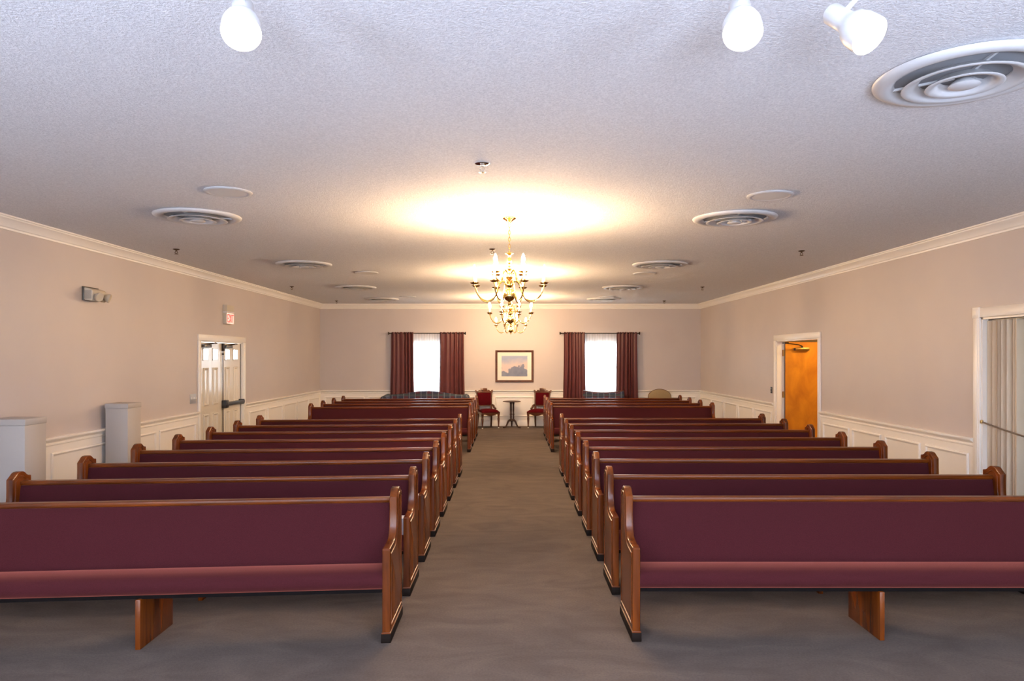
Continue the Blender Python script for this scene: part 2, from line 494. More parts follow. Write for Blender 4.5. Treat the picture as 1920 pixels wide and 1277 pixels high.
def panel_ring(u0, u1, z0, z1, fr):
    mb = MB()
    loops = [(0.0, 0.010), (0.003, 0.026), (0.016, 0.032), (0.026, 0.026), (0.032, 0.016), (0.042, 0.011)]
    vs_ = []
    for ins, nn in loops:
        vs_ += [fr(u0 + ins, nn, z0 + ins), fr(u1 - ins, nn, z0 + ins), fr(u1 - ins, nn, z1 - ins), fr(u0 + ins, nn, z1 - ins)]
    fs = []
    for i in range(len(loops) - 1):
        for k in range(4):
            k2 = (k + 1) % 4
            fs.append((i * 4 + k, i * 4 + k2, (i + 1) * 4 + k2, (i + 1) * 4 + k))
    b = (len(loops) - 1) * 4
    fs.append((b, b + 1, b + 2, b + 3))
    return mb.add(vs_, fs)
def dress(wall, side, fr, spans, rail_spans, panels, umin, umax):
    for i, (a, b) in enumerate(spans):
        sweep([(0, 0), (0.010, 0), (0.010, 0.85), (0, 0.85)], a, b, fr).build('wainscot_board', 'wainscot_paint', wall, smooth=False)
        struct(sweep(BASE, a, b, fr).build('baseboard_' + side, 'trim_paint'))
    for a, b in rail_spans:
        sweep(RAIL, a, b, fr).build('chair_rail', 'trim_paint', wall)
    for a, b in panels:
        panel_ring(a, b, 0.25, 0.765, fr).build('wainscot_panel', 'wainscot_paint', wall, smooth=False)
    struct(sweep(CROWN, umin, umax, fr).build({'left': 'trim_7', 'right': 'trim_8', 'back': 'trim_9'}[side], 'trim_paint'))
CW = 0.10
far = [(13.57, 14.50), (14.62, 15.55), (15.65, 16.56), (16.66, 17.55), (17.65, 18.56)]
dress(w_left, 'left', frame_left, [(YF, DL0 - CW), (DL1 + CW, YB)], [(YF, DL0 - CW), (DL1 + CW, YB)],
      [(5.2, 6.32), (6.42, 7.60), (7.72, 8.85), (8.95, 10.00), (10.10, 11.26)] + far, YF, YB)
dress(w_right, 'right', frame_right, [(YF, OP0 - CW), (OP1 + CW, DR0 - CW), (DR1 + CW, YB)], [(YF, OP0 - CW), (OP1 + CW, DR0 - CW), (DR1 + CW, YB)],
      [(7.74, 8.54), (8.65, 9.46), (9.57, 10.37), (10.47, 11.34)] + far, YF, YB)
dress(w_back, 'back', frame_back, [(XL, XR)], [(XL, WL - WHW), (WL + WHW, WR - WHW), (WR + WHW, XR)],
      [(-4.82, -3.79), (-3.69, -2.69), (-2.59, -1.59), (-1.49, -0.49), (-0.39, 0.61), (0.71, 1.71), (1.81, 2.81), (2.91, 3.86), (3.96, 4.82)], XL, XR)
# ------------------------------------------------------------------ door and opening casings
def casing(name, fr, u0, u1, h, blocks=False, w=CW):
    root = None
    mb = MB()
    prof_n = 0.024
    def bar(a0, a1, z0, z1, nn=prof_n):
        p = fr(a0, 0, z0); q = fr(a1, nn, z1)
        xs = sorted((p[0], q[0])); ys = sorted((p[1], q[1])); zs = sorted((p[2], q[2]))
        return MB().box(xs[0], xs[1], ys[0], ys[1], zs[0], zs[1])
    head = bar(u0 - (0 if blocks else w), u1 + (0 if blocks else w), h, h + w).build(name, 'trim_paint', None, bevel=0.006)
    struct(head)
    bar(u0 - w, u0, 0, h).build('casing_leg', 'trim_paint', head, bevel=0.006)
    bar(u1, u1 + w, 0, h).build('casing_leg', 'trim_paint', head, bevel=0.006)
    bar(u0 - w * 0.75, u0 - w * 0.25, 0, h, 0.029).build('casing_bead', 'trim_paint', head, bevel=0.003)
    bar(u1 + w * 0.25, u1 + w * 0.75, 0, h, 0.029).build('casing_bead', 'trim_paint', head, bevel=0.003)
    if blocks:
        for a in (u0 - w, u1):
            bar(a - 0.004, a + w + 0.004, h - 0.004, h + w + 0.006, 0.032).build('corner_block', 'trim_paint', head, bevel=0.006)
            bar(a + 0.02, a + w - 0.02, h + 0.02, h + w - 0.02, 0.038).build('corner_boss', 'trim_paint', head, bevel=0.006)
    return head
casing('trim_1', frame_left, DL0, DL1, DLH)
casing('trim_2', frame_right, DR0, DR1, DRH)
casing('trim_3', frame_right, OP0, OP1, OPH, True, 0.105)
# jamb linings
def jamb(name, x0, x1, u0, u1, h):
    mb = MB()
    mb.box(x0, x1, u0 - 0.001, u0 + 0.02, 0, h); mb.box(x0, x1, u1 - 0.02, u1 + 0.001, 0, h); mb.box(x0, x1, u0, u1, h - 0.02, h + 0.001)
    return struct(mb.build(name, 'trim_paint', None, smooth=False))
jamb('trim_4', XL - T, XL + 0.002, DL0, DL1, DLH)
jamb('trim_5', XR - 0.002, XR + T, DR0, DR1, DRH)
jamb('trim_6', XR - 0.002, XR + T, OP0, OP1, OPH)

# ------------------------------------------------------------------ white panelled double doors (left wall): door_1, door_2
def bar_between(p, q, r, n=8): return MB().tube([p, q], r, n)
def panel_leaf(name, y0, y1, hinge_low, active):
    """leaf stands in the plane x = XL - 0.04; y0..y1"""
    x0, x1 = XL - 0.075, XL - 0.03
    h = DLH - 0.025
    w = y1 - y0
    a, b_ = 0.160, 0.18                       # stile and mullion widths
    c0, c1 = y0 + a, y0 + w / 2 - b_ / 2
    d0, d1 = y0 + w / 2 + b_ / 2, y1 - a
    ops = [(p, q, 1.752, 1.927) for p, q in ((c0, c1), (d0, d1))]
    leaf = struct(wall_mesh('x', x0, x1, y0, y1, h, ops).build(name, 'door_paint', None, smooth=False))
    def fr(u, nn, z): return (x1 + nn - 0.010, u, z)
    for p, q in ((c0, c1), (d0, d1)):
        MB().box(x0 + 0.015, x0 + 0.021, p, q, 1.752, 1.927).build('pane', 'window_glass', leaf, smooth=False)
        for z0, z1 in ((1.00, 1.62), (0.22, 0.86)):
            panel_ring(p, q, z0, z1, fr).build('panel', 'door_paint', leaf, smooth=False)
        panel = MB()
        for (u0, u1, z0, z1) in ((p - 0.015, q + 0.015, 1.737, 1.754), (p - 0.015, q + 0.015, 1.925, 1.942), (p - 0.015, p + 0.002, 1.737, 1.942), (q - 0.002, q + 0.015, 1.737, 1.942)):
            panel.box(x1, x1 + 0.008, u0, u1, z0, z1)
        panel.build('pane_bead', 'door_paint', leaf, smooth=False)
    # closer: body near the hinge side, folding arm to the head
    yb = y0 + 0.06
    yc = yb + 0.27
    cl = MB().box(x1, x1 + 0.075, yb, yc, 1.948, 2.002).build('door_closer', 'steel_grey', leaf, bevel=0.008)
    MB().tube([(x1 + 0.03, yb + 0.1, 2.0), (x1 + 0.11, yb + 0.25, 2.02), (x1 + 0.045, yb + 0.5, 2.03)], 0.011, 6).build('closer_arm', 'bronze_dark', cl)
    MB().box(x1, x1 + 0.05, yb + 0.45, yb + 0.55, 2.015, 2.035).build('arm_shoe', 'bronze_dark', cl)
    if active:
        MB().tube([(x1 + 0.018, y0 + 0.035, 0.05), (x1 + 0.018, y0 + 0.035, 2.02)], 0.008, 8).build('vertical_rod', 'bronze_dark', leaf)
        MB().box(x1, x1 + 0.04, y0 + 0.012, y0 + 0.06, 1.90, 2.03).build('top_latch', 'bronze_dark', leaf, bevel=0.006)
        MB().lathe([(0, -0.02), (0.016, -0.016), (0.016, 0.016), (0, 0.02)], 12, Matrix.Translation((x1 + 0.018, y0 + 0.035, 1.845))).build('rod_guide', 'bronze_dark', leaf)
        pb = MB().box(x1 + 0.045, x1 + 0.095, y0 + 0.05, y1 - 0.02, 0.955, 1.015).build('panic_bar', 'panic_bar_grey', leaf, bevel=0.012)
        MB().box(x1, x1 + 0.085, y0 + 0.012, y0 + 0.13, 0.915, 1.05).build('bar_head', 'plate_black', pb, bevel=0.01)
        MB().box(x1, x1 + 0.09, y1 - 0.10, y1 - 0.03, 0.94, 1.03).build('bar_end', 'panic_bar_grey', pb, bevel=0.01)
        MB().box(x1 + 0.001, x1 + 0.004, y1 - 0.016, y1 + 0.004, 0.02, h).build('edge_gap_shade', 'plate_black', leaf)  # dark strip painted in for the shade of the gap at the leaf edge
    return leaf
ym = (DL0 + DL1) / 2
panel_leaf('door_1', DL0 + 0.024, ym - 0.003, True, False)
panel_leaf('door_2', ym + 0.003, DL1 - 0.024, False, True)

# ------------------------------------------------------------------ amber maple doors of the right doorway, both swung open into the hall: door_3, door_4
def maple_leaf(name, y0, face):
    """leaf standing at right angles to the wall; y0 = its room-facing (near) face"""
    x0, x1 = XR + T - 0.02, XR + T + 0.87
    leaf = struct(MB().box(x0 + 0.004, x1, y0, y0 + 0.044, 0.012, DRH - 0.03).build(name, 'maple_veneer', None, smooth=False))
    MB().box(x0, x0 + 0.004, y0, y0 + 0.044, 0.012, DRH - 0.03).build('door_edge', 'door_edge_wood', leaf, smooth=False)
    for z in (0.25, 1.10, 1.87):
        hg = MB().box(x0 - 0.036, x0 - 0.001, face + 0.0, face + 0.004, z - 0.057, z + 0.057)
        hg.tube([(x0 - 0.003, face, z - 0.06), (x0 - 0.003, face, z + 0.06)], 0.008, 8)
        hg.build('hinge', 'hinge_brass', leaf)
    xb = x0 + 0.17
    cl = MB().box(xb, xb + 0.26, y0 - 0.06, y0, 1.915, 1.965).build('door_closer', 'hinge_brass', leaf, bevel=0.008)
    MB().box(xb - 0.012, xb + 0.03, y0 - 0.055, y0 - 0.004, 1.918, 1.962).build('closer_cap', 'bronze_dark', cl)
    MB().lathe([(0.02, 1.965), (0.02, 1.985), (0.012, 1.99), (0.012, 2.0), (0, 2.0)], 10, Matrix.Translation((xb + 0.13, y0 - 0.03, 0))).build('spindle', 'bronze_dark', cl)
    MB().tube([(xb + 0.13, y0 - 0.03, 1.995), (xb + 0.03, y0 - 0.12, 2.02), (XR + 0.05, y0 - 0.24, 2.045)], 0.010, 6).build('closer_arm', 'bronze_dark', cl)
    MB().box(XR + 0.01, XR + 0.08, y0 - 0.30, y0 - 0.18, 2.035, 2.06).build('arm_shoe', 'bronze_dark', cl)
    return leaf
maple_leaf('door_3', DR1 - 0.075, DR1 - 0.024)
maple_leaf('door_4', DR0 + 0.03, DR0 + 0.022)

# ------------------------------------------------------------------ hall beyond the amber doors, side room beyond the wide opening
HX = 7.6
struct(MB().box(HX, HX + T, 9.0, 16.2, 0, 2.7).build('wall_hall_far', 'hall_wall_paint', smooth=False))
struct(MB().box(XR + T, HX, 16.05, 16.2, 0, 2.7).build('wall_hall_back', 'hall_wall_paint', smooth=False))
struct(MB().box(XR + T, HX, 9.0, 9.15, 0, 2.7).build('wall_hall_near', 'hall_wall_paint', smooth=False))
struct(MB().box(XR + T, HX + T, 9.0, 16.2, 2.7, 2.8).build('ceiling_hall', 'ceiling_stipple', smooth=False))
struct(MB().box(HX, HX + T, 2.4, 8.1, 0, 2.7).build('wall_side_room_far', 'side_wall_paint', smooth=False))
struct(MB().box(XR + T, HX, 7.95, 8.1, 0, 2.7).build('wall_side_room_back', 'side_wall_paint', smooth=False))
struct(MB().box(XR + T, HX, 2.4, 2.55, 0, 2.7).build('wall_side_room_near', 'side_wall_paint', smooth=False))
struct(MB().box(XR + T, HX + T, 2.4, 8.1, 2.7, 2.8).build('ceiling_side_room', 'ceiling_stipple', smooth=False))
def flush_lamp(label, loc, glow):
    t = thing('ceiling_lamp', label, 'lamp', loc)
    MB().lathe([(0, 0), (0.17, 0), (0.175, -0.02), (0.165, -0.035), (0, -0.035)], 28).build('lamp_base', 'brass', t)
    MB().lathe([(0.155, -0.035), (0.15, -0.07), (0.11, -0.11), (0.05, -0.128), (0, -0.13)], 28).build('lamp_shade', glow, t)
    return t
flush_lamp('round warm ceiling lamp in the hall beyond the amber doors', (6.0, 12.3, 2.7), 'hall_lamp_glow')
flush_lamp('round ceiling lamp in the side room beyond the wide cased opening', (6.4, 5.6, 2.7), 'side_lamp_glow')

# ------------------------------------------------------------------ back windows, sheers, curtains, rods
def window(name, cx):
    y0 = YB + 0.03
    fr_ = MB()
    a, b_ = cx - WHW, cx + WHW
    for (x0, x1, z0, z1) in ((a, a + 0.05, WZ0, WZ1), (b_ - 0.05, b_, WZ0, WZ1), (a, b_, WZ0, WZ0 + 0.06), (a, b_, WZ1 - 0.05, WZ1), (a, b_, 1.50, 1.55)):
        fr_.box(x0, x1, y0, y0 + 0.06, z0, z1)
    w = struct(fr_.build(name, 'trim_paint', None, smooth=False))
    MB().box(a + 0.05, b_ - 0.05, y0 + 0.025, y0 + 0.031, WZ0 + 0.06, 1.50).build('pane', 'window_glass', w, smooth=False)
    MB().box(a + 0.05, b_ - 0.05, y0 + 0.040, y0 + 0.046, 1.55, WZ1 - 0.05).build('pane', 'window_glass', w, smooth=False)
    MB().box(a - 0.03, b_ + 0.03, YB - 0.045, YB + 0.03, WZ0 - 0.03, WZ0 + 0.002).build('window_sill', 'trim_paint', w, bevel=0.006)
window('window_1', WL); window('window_2', WR)

def cloth(name, x0, x1, y, z0, z1, folds, amp, mat, parent=None, thick=0.004, seed=1, flare=0.0, heading=0.0):
    rnd = random.Random(seed)
    ph = [rnd.uniform(0, 6.28) for _ in range(4)]
    nx, nz = folds * 10, 16
    vs_ = []
    for j in range(nz + 1):
        t = j / nz
        z = z0 + (z1 - z0) * t
        for i in range(nx + 1):
            s_ = i / nx
            warp = s_ + 0.035 * math.sin(5.1 * s_ + ph[0]) + 0.02 * math.sin(13 * s_ + ph[1])
            A = amp * (0.65 + 0.35 * math.sin(7 * s_ + ph[2])) * (1.0 - 0.30 * t)
            yy = y + A * math.sin(2 * PI * folds * warp + 0.5 * math.sin(2.2 * t + ph[3])) \
                 + 0.25 * A * math.sin(4 * PI * folds * warp + ph[1] + 1.5 * t)
            xx = x0 + (x1 - x0) * s_ + flare * (s_ - 0.5) * (1 - t) ** 2
            zz = z
            if heading and j >= nz - 1:
                zz = z + heading * math.sin(2 * PI * folds * 1.5 * warp + ph[2])
            vs_.append((xx, yy, zz))
    n1 = len(vs_)
    vs_ += [(x, yy + thick, z) for x, yy, z in vs_]
    fs = []
    W = nx + 1
    for j in range(nz):
        for i in range(nx):
            a = j * W + i
            fs.append((a, a + 1, a + W + 1, a + W))
            fs.append((n1 + a, n1 + a + W, n1 + a + W + 1, n1 + a + 1))
    for i in range(nx):
        fs.append((i, n1 + i, n1 + i + 1, i + 1)); a = nz * W + i
        fs.append((a, a + 1, n1 + a + 1, n1 + a))
    for j in range(nz):
        a = j * W; fs.append((a, a + W, n1 + a + W, n1 + a)); a = j * W + nx
        fs.append((a, n1 + a, n1 + a + W, a + W))
    return MB().add(vs_, fs).build(name, mat, parent, angle=1.2)

ROD_Y, ROD_Z = YB - 0.13, 2.405
def sheer_sheet(x0, x1, seed):
    rnd = random.Random(seed)
    vs_ = []; fs = []
    nx = 140
    p = rnd.uniform(0, 6)
    for z in (0.30, 1.2, ROD_Z + 0.012):
        for i in range(nx + 1):
            s_ = i / nx
            vs_.append((x0 + (x1 - x0) * s_, YB - 0.075 + 0.012 * math.sin(2 * PI * 17 * (s_ + 0.012 * math.sin(9 * s_ + p))), z))
    for j in range(2):
        for i in range(nx):
            a = j * (nx + 1) + i
            fs.append((a, a + 1, a + nx + 2, a + nx + 1))
    return MB().add(vs_, fs)
for cx, x0r, x1r, panels, side, seed in (
        (WL, -3.14, -1.165, ((-3.08, -2.50), (-1.82, -1.20)), 'beside the plaid camelback sofa', 3),
        (WR, 1.285, 3.33, ((1.38, 1.925), (2.74, 3.27)), 'behind the small plaid settee', 11)):
    rod = thing('curtain_rod', 'dark bronze curtain rod with knob finials above the window ' + side, 'curtain rod', ((x0r + x1r) / 2, ROD_Y, ROD_Z), group='curtain rods on the back wall')
    hw = (x1r - x0r) / 2
    MB().tube([(-hw + 0.03, 0, 0), (hw - 0.03, 0, 0)], 0.012, 10).build('rod', 'bronze_dark', rod)
    for s_ in (-1, 1):
        m_ = Matrix.Translation((s_ * (hw - 0.035), 0, 0)) @ Matrix.Rotation(s_ * PI / 2, 4, 'Y')
        MB().lathe([(0, -0.01), (0.016, -0.005), (0.014, 0.012), (0.026, 0.022), (0.040, 0.038), (0.042, 0.046), (0.02, 0.054), (0, 0.056)], 14, m_).build('finial', 'bronze_dark', rod)
        MB().box(s_ * (hw - 0.09) - 0.008, s_ * (hw - 0.09) + 0.008, 0, 0.13, -0.012, 0.006).build('bracket', 'bronze_dark', rod)
    for k, (a, b_) in enumerate(panels):
        o = cloth('curtain', a, b_, ROD_Y - 0.005, 0.62, ROD_Z + 0.03, 6, 0.034, 'curtain_burgundy', seed=seed + k, flare=0.05, heading=0.008)
        near_pic = (side.startswith('beside') and k == 1) or (side.startswith('behind') and k == 0)
        tag(o, 'burgundy curtain ' + side + (', near the framed picture' if near_pic else ', on the far side from the picture'), 'curtain', 'burgundy curtains on the back wall')
    sh = sheer_sheet(cx - 0.62, cx + 0.62, seed).build('sheer_curtain', 'sheer_voile', None, angle=2.0)
    tag(sh, 'white sheer curtain glowing with daylight ' + side, 'sheer curtain', 'white sheers on the back wall')

# ------------------------------------------------------------------ pews
END = [(0, 0), (0, 0.580), (0.008, 0.591), (0.06, 0.593), (0.15, 0.595), (0.195, 0.601), (0.225, 0.614), (0.250, 0.640), (0.266, 0.678),
       (0.274, 0.73), (0.276, 0.79), (0.276, 0.864), (0.284, 0.871), (0.318, 0.897), (0.332, 0.909), (0.350, 0.916), (0.385, 0.917),
       (0.402, 0.914), (0.420, 0.905), (0.440, 0.888), (0.460, 0.878), (0.486, 0.874), (0.490, 0.868), (0.490, 0)]
TH = 0.050
INNER = [(0.034, 0.105), (0.034, 0.553), (0.16, 0.558), (0.212, 0.568), (0.250, 0.594), (0.281, 0.640), (0.299, 0.69), (0.307, 0.75), (0.309, 0.846), (0.342, 0.874),
         (0.372, 0.883), (0.396, 0.873), (0.424, 0.852), (0.456, 0.842), (0.456, 0.105)]
def inset_loop(prof, d):
    n = len(prof); out = []
    for i in range(n):
        p0, p, p1 = Vector(prof[i - 1]), Vector(prof[i]), Vector(prof[(i + 1) % n])
        e0, e1 = (p - p0).normalized(), (p1 - p).normalized()
        n0, n1 = Vector((e0.y, -e0.x)), Vector((e1.y, -e1.x))      # loop runs clockwise in (y,z): inside is on the right
        b_ = (n0 + n1).normalized()
        out.append(tuple(p + b_ * d / max(0.6, b_.dot(n0))))
    return out
def end_mesh(x0, shear):
    from mathutils.geometry import tessellate_polygon
    prof = [(y, max(z, 0.058)) for y, z in END]
    r = 0.006
    ins = inset_loop(prof, r)
    n = len(prof)
    vs_ = [(x0, *p) for p in ins] + [(x0 + r * 0.4, *((Vector(a) * 0.7 + Vector(b_) * 0.3))) for a, b_ in zip(prof, ins)] + [(x0 + r, *p) for p in prof] \
        + [(x0 + TH - r, *p) for p in prof] + [(x0 + TH - r * 0.4, *((Vector(a) * 0.7 + Vector(b_) * 0.3))) for a, b_ in zip(prof, ins)] + [(x0 + TH, *p) for p in ins]
    fs = []
    for k in range(5):
        for i in range(n):
            j = (i + 1) % n
            fs.append((k * n + i, k * n + j, (k + 1) * n + j, (k + 1) * n + i))
    tris = tessellate_polygon([[Vector((y, z, 0)) for y, z in ins]])
    for t_ in tris:
        fs.append(tuple(t_)); fs.append(tuple(5 * n + i for i in t_[::-1]))
    return MB().add(vs_, fs)
def bead_loop(x):
    pts = [(x, y, z) for y, z in INNER]
    return MB().tube(pts + [pts[0]], 0.0045, 6, cap=False)
def make_pew(sgn, L, shear):
    """origin: floor at the aisle end's front outer corner; the pew runs along sgn*x, faces -y"""
    t = thing('church_pew', 'pew', 'pew')
    def X(a, b_): return (a, b_) if sgn > 0 else (-b_, -a)
    x_in = X(TH - 0.002, L - TH + 0.002)
    for a in (0, L - TH):
        lo, hi = X(a, a + TH)
        e = end_mesh(lo, shear).build('pew_end', 'pew_wood_upright', t, shear=shear, angle=0.5)
        bead_loop(lo).build('panel_bead', 'pew_wood_long', e, shear=shear)
        bead_loop(hi).build('panel_bead', 'pew_wood_long', e, shear=shear)
        MB().box(lo - 0.006, hi + 0.006, -0.008, 0.498, 0, 0.058).build('plinth', 'plinth_black', e, bevel=0.004, shear=shear)
        MB().box(lo - 0.004, hi + 0.004, -0.006, 0.496, 0.056, 0.066).build('plinth_bead', 'pew_wood_long', e, bevel=0.003, shear=shear)
    x0, x1 = x_in
    # upholstered back, leaning
    back = [(0.285, 0.36), (0.300, 0.45), (0.330, 0.62), (0.356, 0.75), (0.366, 0.808), (0.400, 0.812), (0.385, 0.70), (0.345, 0.50), (0.325, 0.36)]
    MB().prism(back, 'x', x0, x1).build('back_cushion', 'pew_fabric', t, shear=shear)
    rear = [(0.326, 0.30), (0.346, 0.50), (0.386, 0.70), (0.401, 0.812), (0.416, 0.812), (0.402, 0.70), (0.362, 0.50), (0.342, 0.30)]
    MB().prism(rear, 'x', x0, x1).build('back_board', 'pew_wood_long', t, shear=shear)
    MB().box(x0, x1, 0.358, 0.424, 0.810, 0.843).build('top_rail', 'pew_wood_long', t, bevel=0.009, shear=shear)
    seat = [(0.030, 0.330), (0.010, 0.345), (0.000, 0.372), (0.004, 0.402), (0.020, 0.426), (0.050, 0.440), (0.10, 0.445), (0.20, 0.436), (0.31, 0.418), (0.335, 0.40), (0.335, 0.33)]
    MB().prism(seat, 'x', x0, x1).build('seat_cushion', 'pew_fabric', t, shear=shear, angle=0.9)
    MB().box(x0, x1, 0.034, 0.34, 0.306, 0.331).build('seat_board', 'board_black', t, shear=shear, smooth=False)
    m0, m1 = X(L / 2 - 0.016, L / 2 + 0.016)
    MB().box(m0, m1, 0.012, 0.44, 0, 0.308).build('centre_support', 'pew_wood_upright', t, bevel=0.004, shear=shear)
    return t
ORD = ['first', 'second', 'third', 'fourth', 'fifth', 'sixth', 'seventh', 'eighth']
pew_r = make_pew(1, 3.17, 0.0)
pew_l = make_pew(-1, 3.06, 0.082)
spots = []
for k in range(8): spots.append((1, 0.772, 4.55 + 0.897 * k, 'front', k, 8))
for k in range(4): spots.append((1, 0.772, 13.60 + 0.885 * k, 'rear', k, 4))
for k in range(8): spots.append((-1, -0.757, 4.53 + 0.891 * k, 'front', k, 8))
for k in range(4): spots.append((-1, -0.757, 13.56 + 0.885 * k, 'rear', k, 4))
used = set()
for sg, x, y, blk, k, n in spots:
    side = 'white double door side' if sg < 0 else 'amber door side'
    if blk == 'front': lab = f'burgundy upholstered wooden pew, {ORD[k]} row from the track lights, {side}'
    else: lab = f'burgundy upholstered pew in the back block, {ORD[3 - k]} row from the sofas, {side}'
    proto = pew_r if sg > 0 else pew_l
    if sg in used:
        o = dup(proto, (x, y, 0), lab)
    else:
        o = proto; o.location = (x, y, 0); o['label'] = lab; used.add(sg)
    o['group'] = 'pews facing the front of the chapel'

# tissue boxes standing on the aisle ends of three pews
def tissue_box(loc, lab, s=1.0):
    t = thing('tissue_box', lab, 'tissue box', loc, 0.0, 'tissue boxes on the pews')
    MB().box(-0.055, 0.055, -0.055, 0.055, 0, 0.125).build('carton', 'tissue_box_white', t, bevel=0.003)
    MB().lathe([(0.030, 0.124), (0.018, 0.14), (0.022, 0.155), (0.012, 0.168), (0, 0.16)], 9).build('tissue', 'tissue_paper', t)
for k in (1, 2, 3):
    tissue_box((-0.757 - TH - 0.061, 4.53 + 0.891 * k + 0.11, 0.4445), f'white tissue box on the {ORD[k]} pew from the track lights, white double door side')

# ------------------------------------------------------------------ chandeliers
def smooth_pts(pts, n=4):
    """Catmull-Rom through points"""
    P = [Vector(p) for p in pts]
    out = []
    for i in range(len(P) - 1):
        p0, p1, p2, p3 = P[max(i - 1, 0)], P[i], P[i + 1], P[min(i + 2, len(P) - 1)]
        for k in range(n):
            t = k / n
            out.append(0.5 * ((2 * p1) + (p2 - p0) * t + (2 * p0 - 5 * p1 + 4 * p2 - p3) * t * t + (3 * p1 - p0 - 3 * p2 + p3) * t ** 3))
    out.append(P[-1])
    return out
def make_chandelier(loc, lab):
    t = thing('chandelier', lab, 'chandelier', loc, 0, 'brass chandeliers along the aisle')
    # local z = 0 at the ceiling
    MB().lathe([(0, 0), (0.066, 0), (0.068, -0.010), (0.060, -0.018), (0.040, -0.028), (0.016, -0.050), (0.008, -0.062), (0, -0.062)], 24).build('canopy', 'brass', t)
    ch = MB()
    z = -0.060
    k = 0
    while z > -0.335:
        pts = []
        for i in range(11):
            a = 2 * PI * i / 10
            u, v = 0.010 * math.cos(a), 0.022 * math.sin(a)
            pts.append((u, 0, z - 0.018 + v) if k % 2 == 0 else (0, u, z - 0.018 + v))
        ch.tube(pts, 0.0032, 5, cap=False)
        z -= 0.034; k += 1
    ch.build('chain', 'brass', t)
    prof = [(0, -0.335), (0.010, -0.338), (0.010, -0.345), (0.040, -0.350), (0.042, -0.356), (0.022, -0.364), (0.012, -0.375), (0.016, -0.405), (0.022, -0.43), (0.024, -0.445),
            (0.012, -0.458), (0.010, -0.475), (0.026, -0.490), (0.028, -0.505), (0.014, -0.52), (0.012, -0.54), (0.030, -0.555), (0.036, -0.575), (0.030, -0.60),
            (0.013, -0.615), (0.012, -0.64), (0.034, -0.655), (0.036, -0.672), (0.018, -0.688), (0.018, -0.70), (0.040, -0.715), (0.056, -0.742), (0.060, -0.768),
            (0.054, -0.792), (0.036, -0.812), (0.016, -0.823), (0.010, -0.832), (0.016, -0.842), (0.010, -0.856), (0, -0.862)]
    MB().lathe(prof, 24).build('column', 'brass', t, angle=1.0)
    low = smooth_pts([(0.03, 0, -0.665), (0.052, 0, -0.632), (0.085, 0, -0.632), (0.115, 0, -0.67), (0.135, 0, -0.735), (0.175, 0, -0.80), (0.235, 0, -0.825), (0.300, 0, -0.80), (0.345, 0, -0.74), (0.365, 0, -0.665)])
    up = smooth_pts([(0.02, 0, -0.575), (0.035, 0, -0.535), (0.06, 0, -0.520), (0.085, 0, -0.545), (0.10, 0, -0.60), (0.13, 0, -0.632), (0.165, 0, -0.62), (0.188, 0, -0.585), (0.190, 0, -0.555)])
    def arm(pts, ang, r):
        m_ = Matrix.Rotation(ang, 4, 'Z')
        a = MB().tube(pts, 0.0062, 7, m_).build('arm', 'brass', t)
        e = pts[-1]
        mt = m_ @ Matrix.Translation(e)
        MB().lathe([(0, -0.022), (0.008, -0.020), (0.010, -0.006), (0.030, -0.002), (0.044, 0.008), (0.045, 0.011), (0.016, 0.006), (0.014, 0.022), (0, 0.022)], 16, mt).build('drip_pan', 'brass', a)
        MB().lathe([(0.011, 0.010), (0.011, 0.094), (0.009, 0.098), (0, 0.098)], 10, mt).build('candle_sleeve', 'candle_sleeve', a)
        MB().lathe([(0.008, 0.097), (0.015, 0.108), (0.0185, 0.124), (0.0165, 0.145), (0.009, 0.168), (0.002, 0.184), (0, 0.185)], 8, mt).build('bulb', 'bulb_glow', a)
    for i in range(8): arm(low, R(22.5 + 45 * i), 0.365)
    for i in range(4): arm(up, R(45 + 90 * i), 0.19)
    return t
ch0 = make_chandelier((-0.01, 7.09, ZC), 'two-tier brass candle chandelier, the first along the aisle from the track lights')
dup(ch0, (0.0, 11.75, ZC), 'two-tier brass candle chandelier hanging in the middle of the three over the aisle')
dup(ch0, (0.01, 16.4, ZC), 'two-tier brass candle chandelier hanging closest to the framed picture')

# ------------------------------------------------------------------ ceiling: diffusers, speakers, sprinklers, track lights
def make_diffuser(loc, lab):
    t = thing('air_diffuser', lab, 'air vent', loc, 0, 'round air diffusers in the ceiling')
    MB().lathe([(0.300, -0.002), (0.395, -0.002), (0.402, -0.008), (0.398, -0.018), (0.375, -0.030), (0.345, -0.034), (0.318, -0.026), (0.300, -0.008)], 48, closed=True).build('outer_ring', 'white_metal', t, angle=1.0)
    MB().lathe([(0, -0.001), (0.302, -0.001), (0.302, -0.006), (0, -0.006)], 40).build('throat', 'throat_shade_grey', t)  # flat disc, its grey paints the shade of the recess behind the rings
    for r0, r1, z0, z1 in ((0.195, 0.268, -0.012, -0.046), (0.105, 0.165, -0.016, -0.054)):
        MB().lathe([(r0, z0), (r0 + 0.01, z0 - 0.002), (r1 - 0.02, z1 + 0.006), (r1, z1 + 0.002), (r1 + 0.004, z1 - 0.002), (r1 - 0.004, z1 - 0.006), (r1 - 0.03, z1 - 0.001), (r0, z0 - 0.008)], 40, closed=True).build('cone_ring', 'white_metal', t, angle=1.0)
    MB().lathe([(0, -0.02), (0.03, -0.02), (0.066, -0.050), (0.07, -0.056), (0.06, -0.061), (0.03, -0.066), (0, -0.067)], 28).build('centre_cone', 'white_metal', t, angle=1.0)
    for i in range(3):
        a = 2 * PI * i / 3 + 0.4
        MB().box(0.04, 0.32, -0.006, 0.006, -0.018, -0.006, Matrix.Rotation(a, 4, 'Z')).build('strut', 'white_metal', t)
    return t
df = None
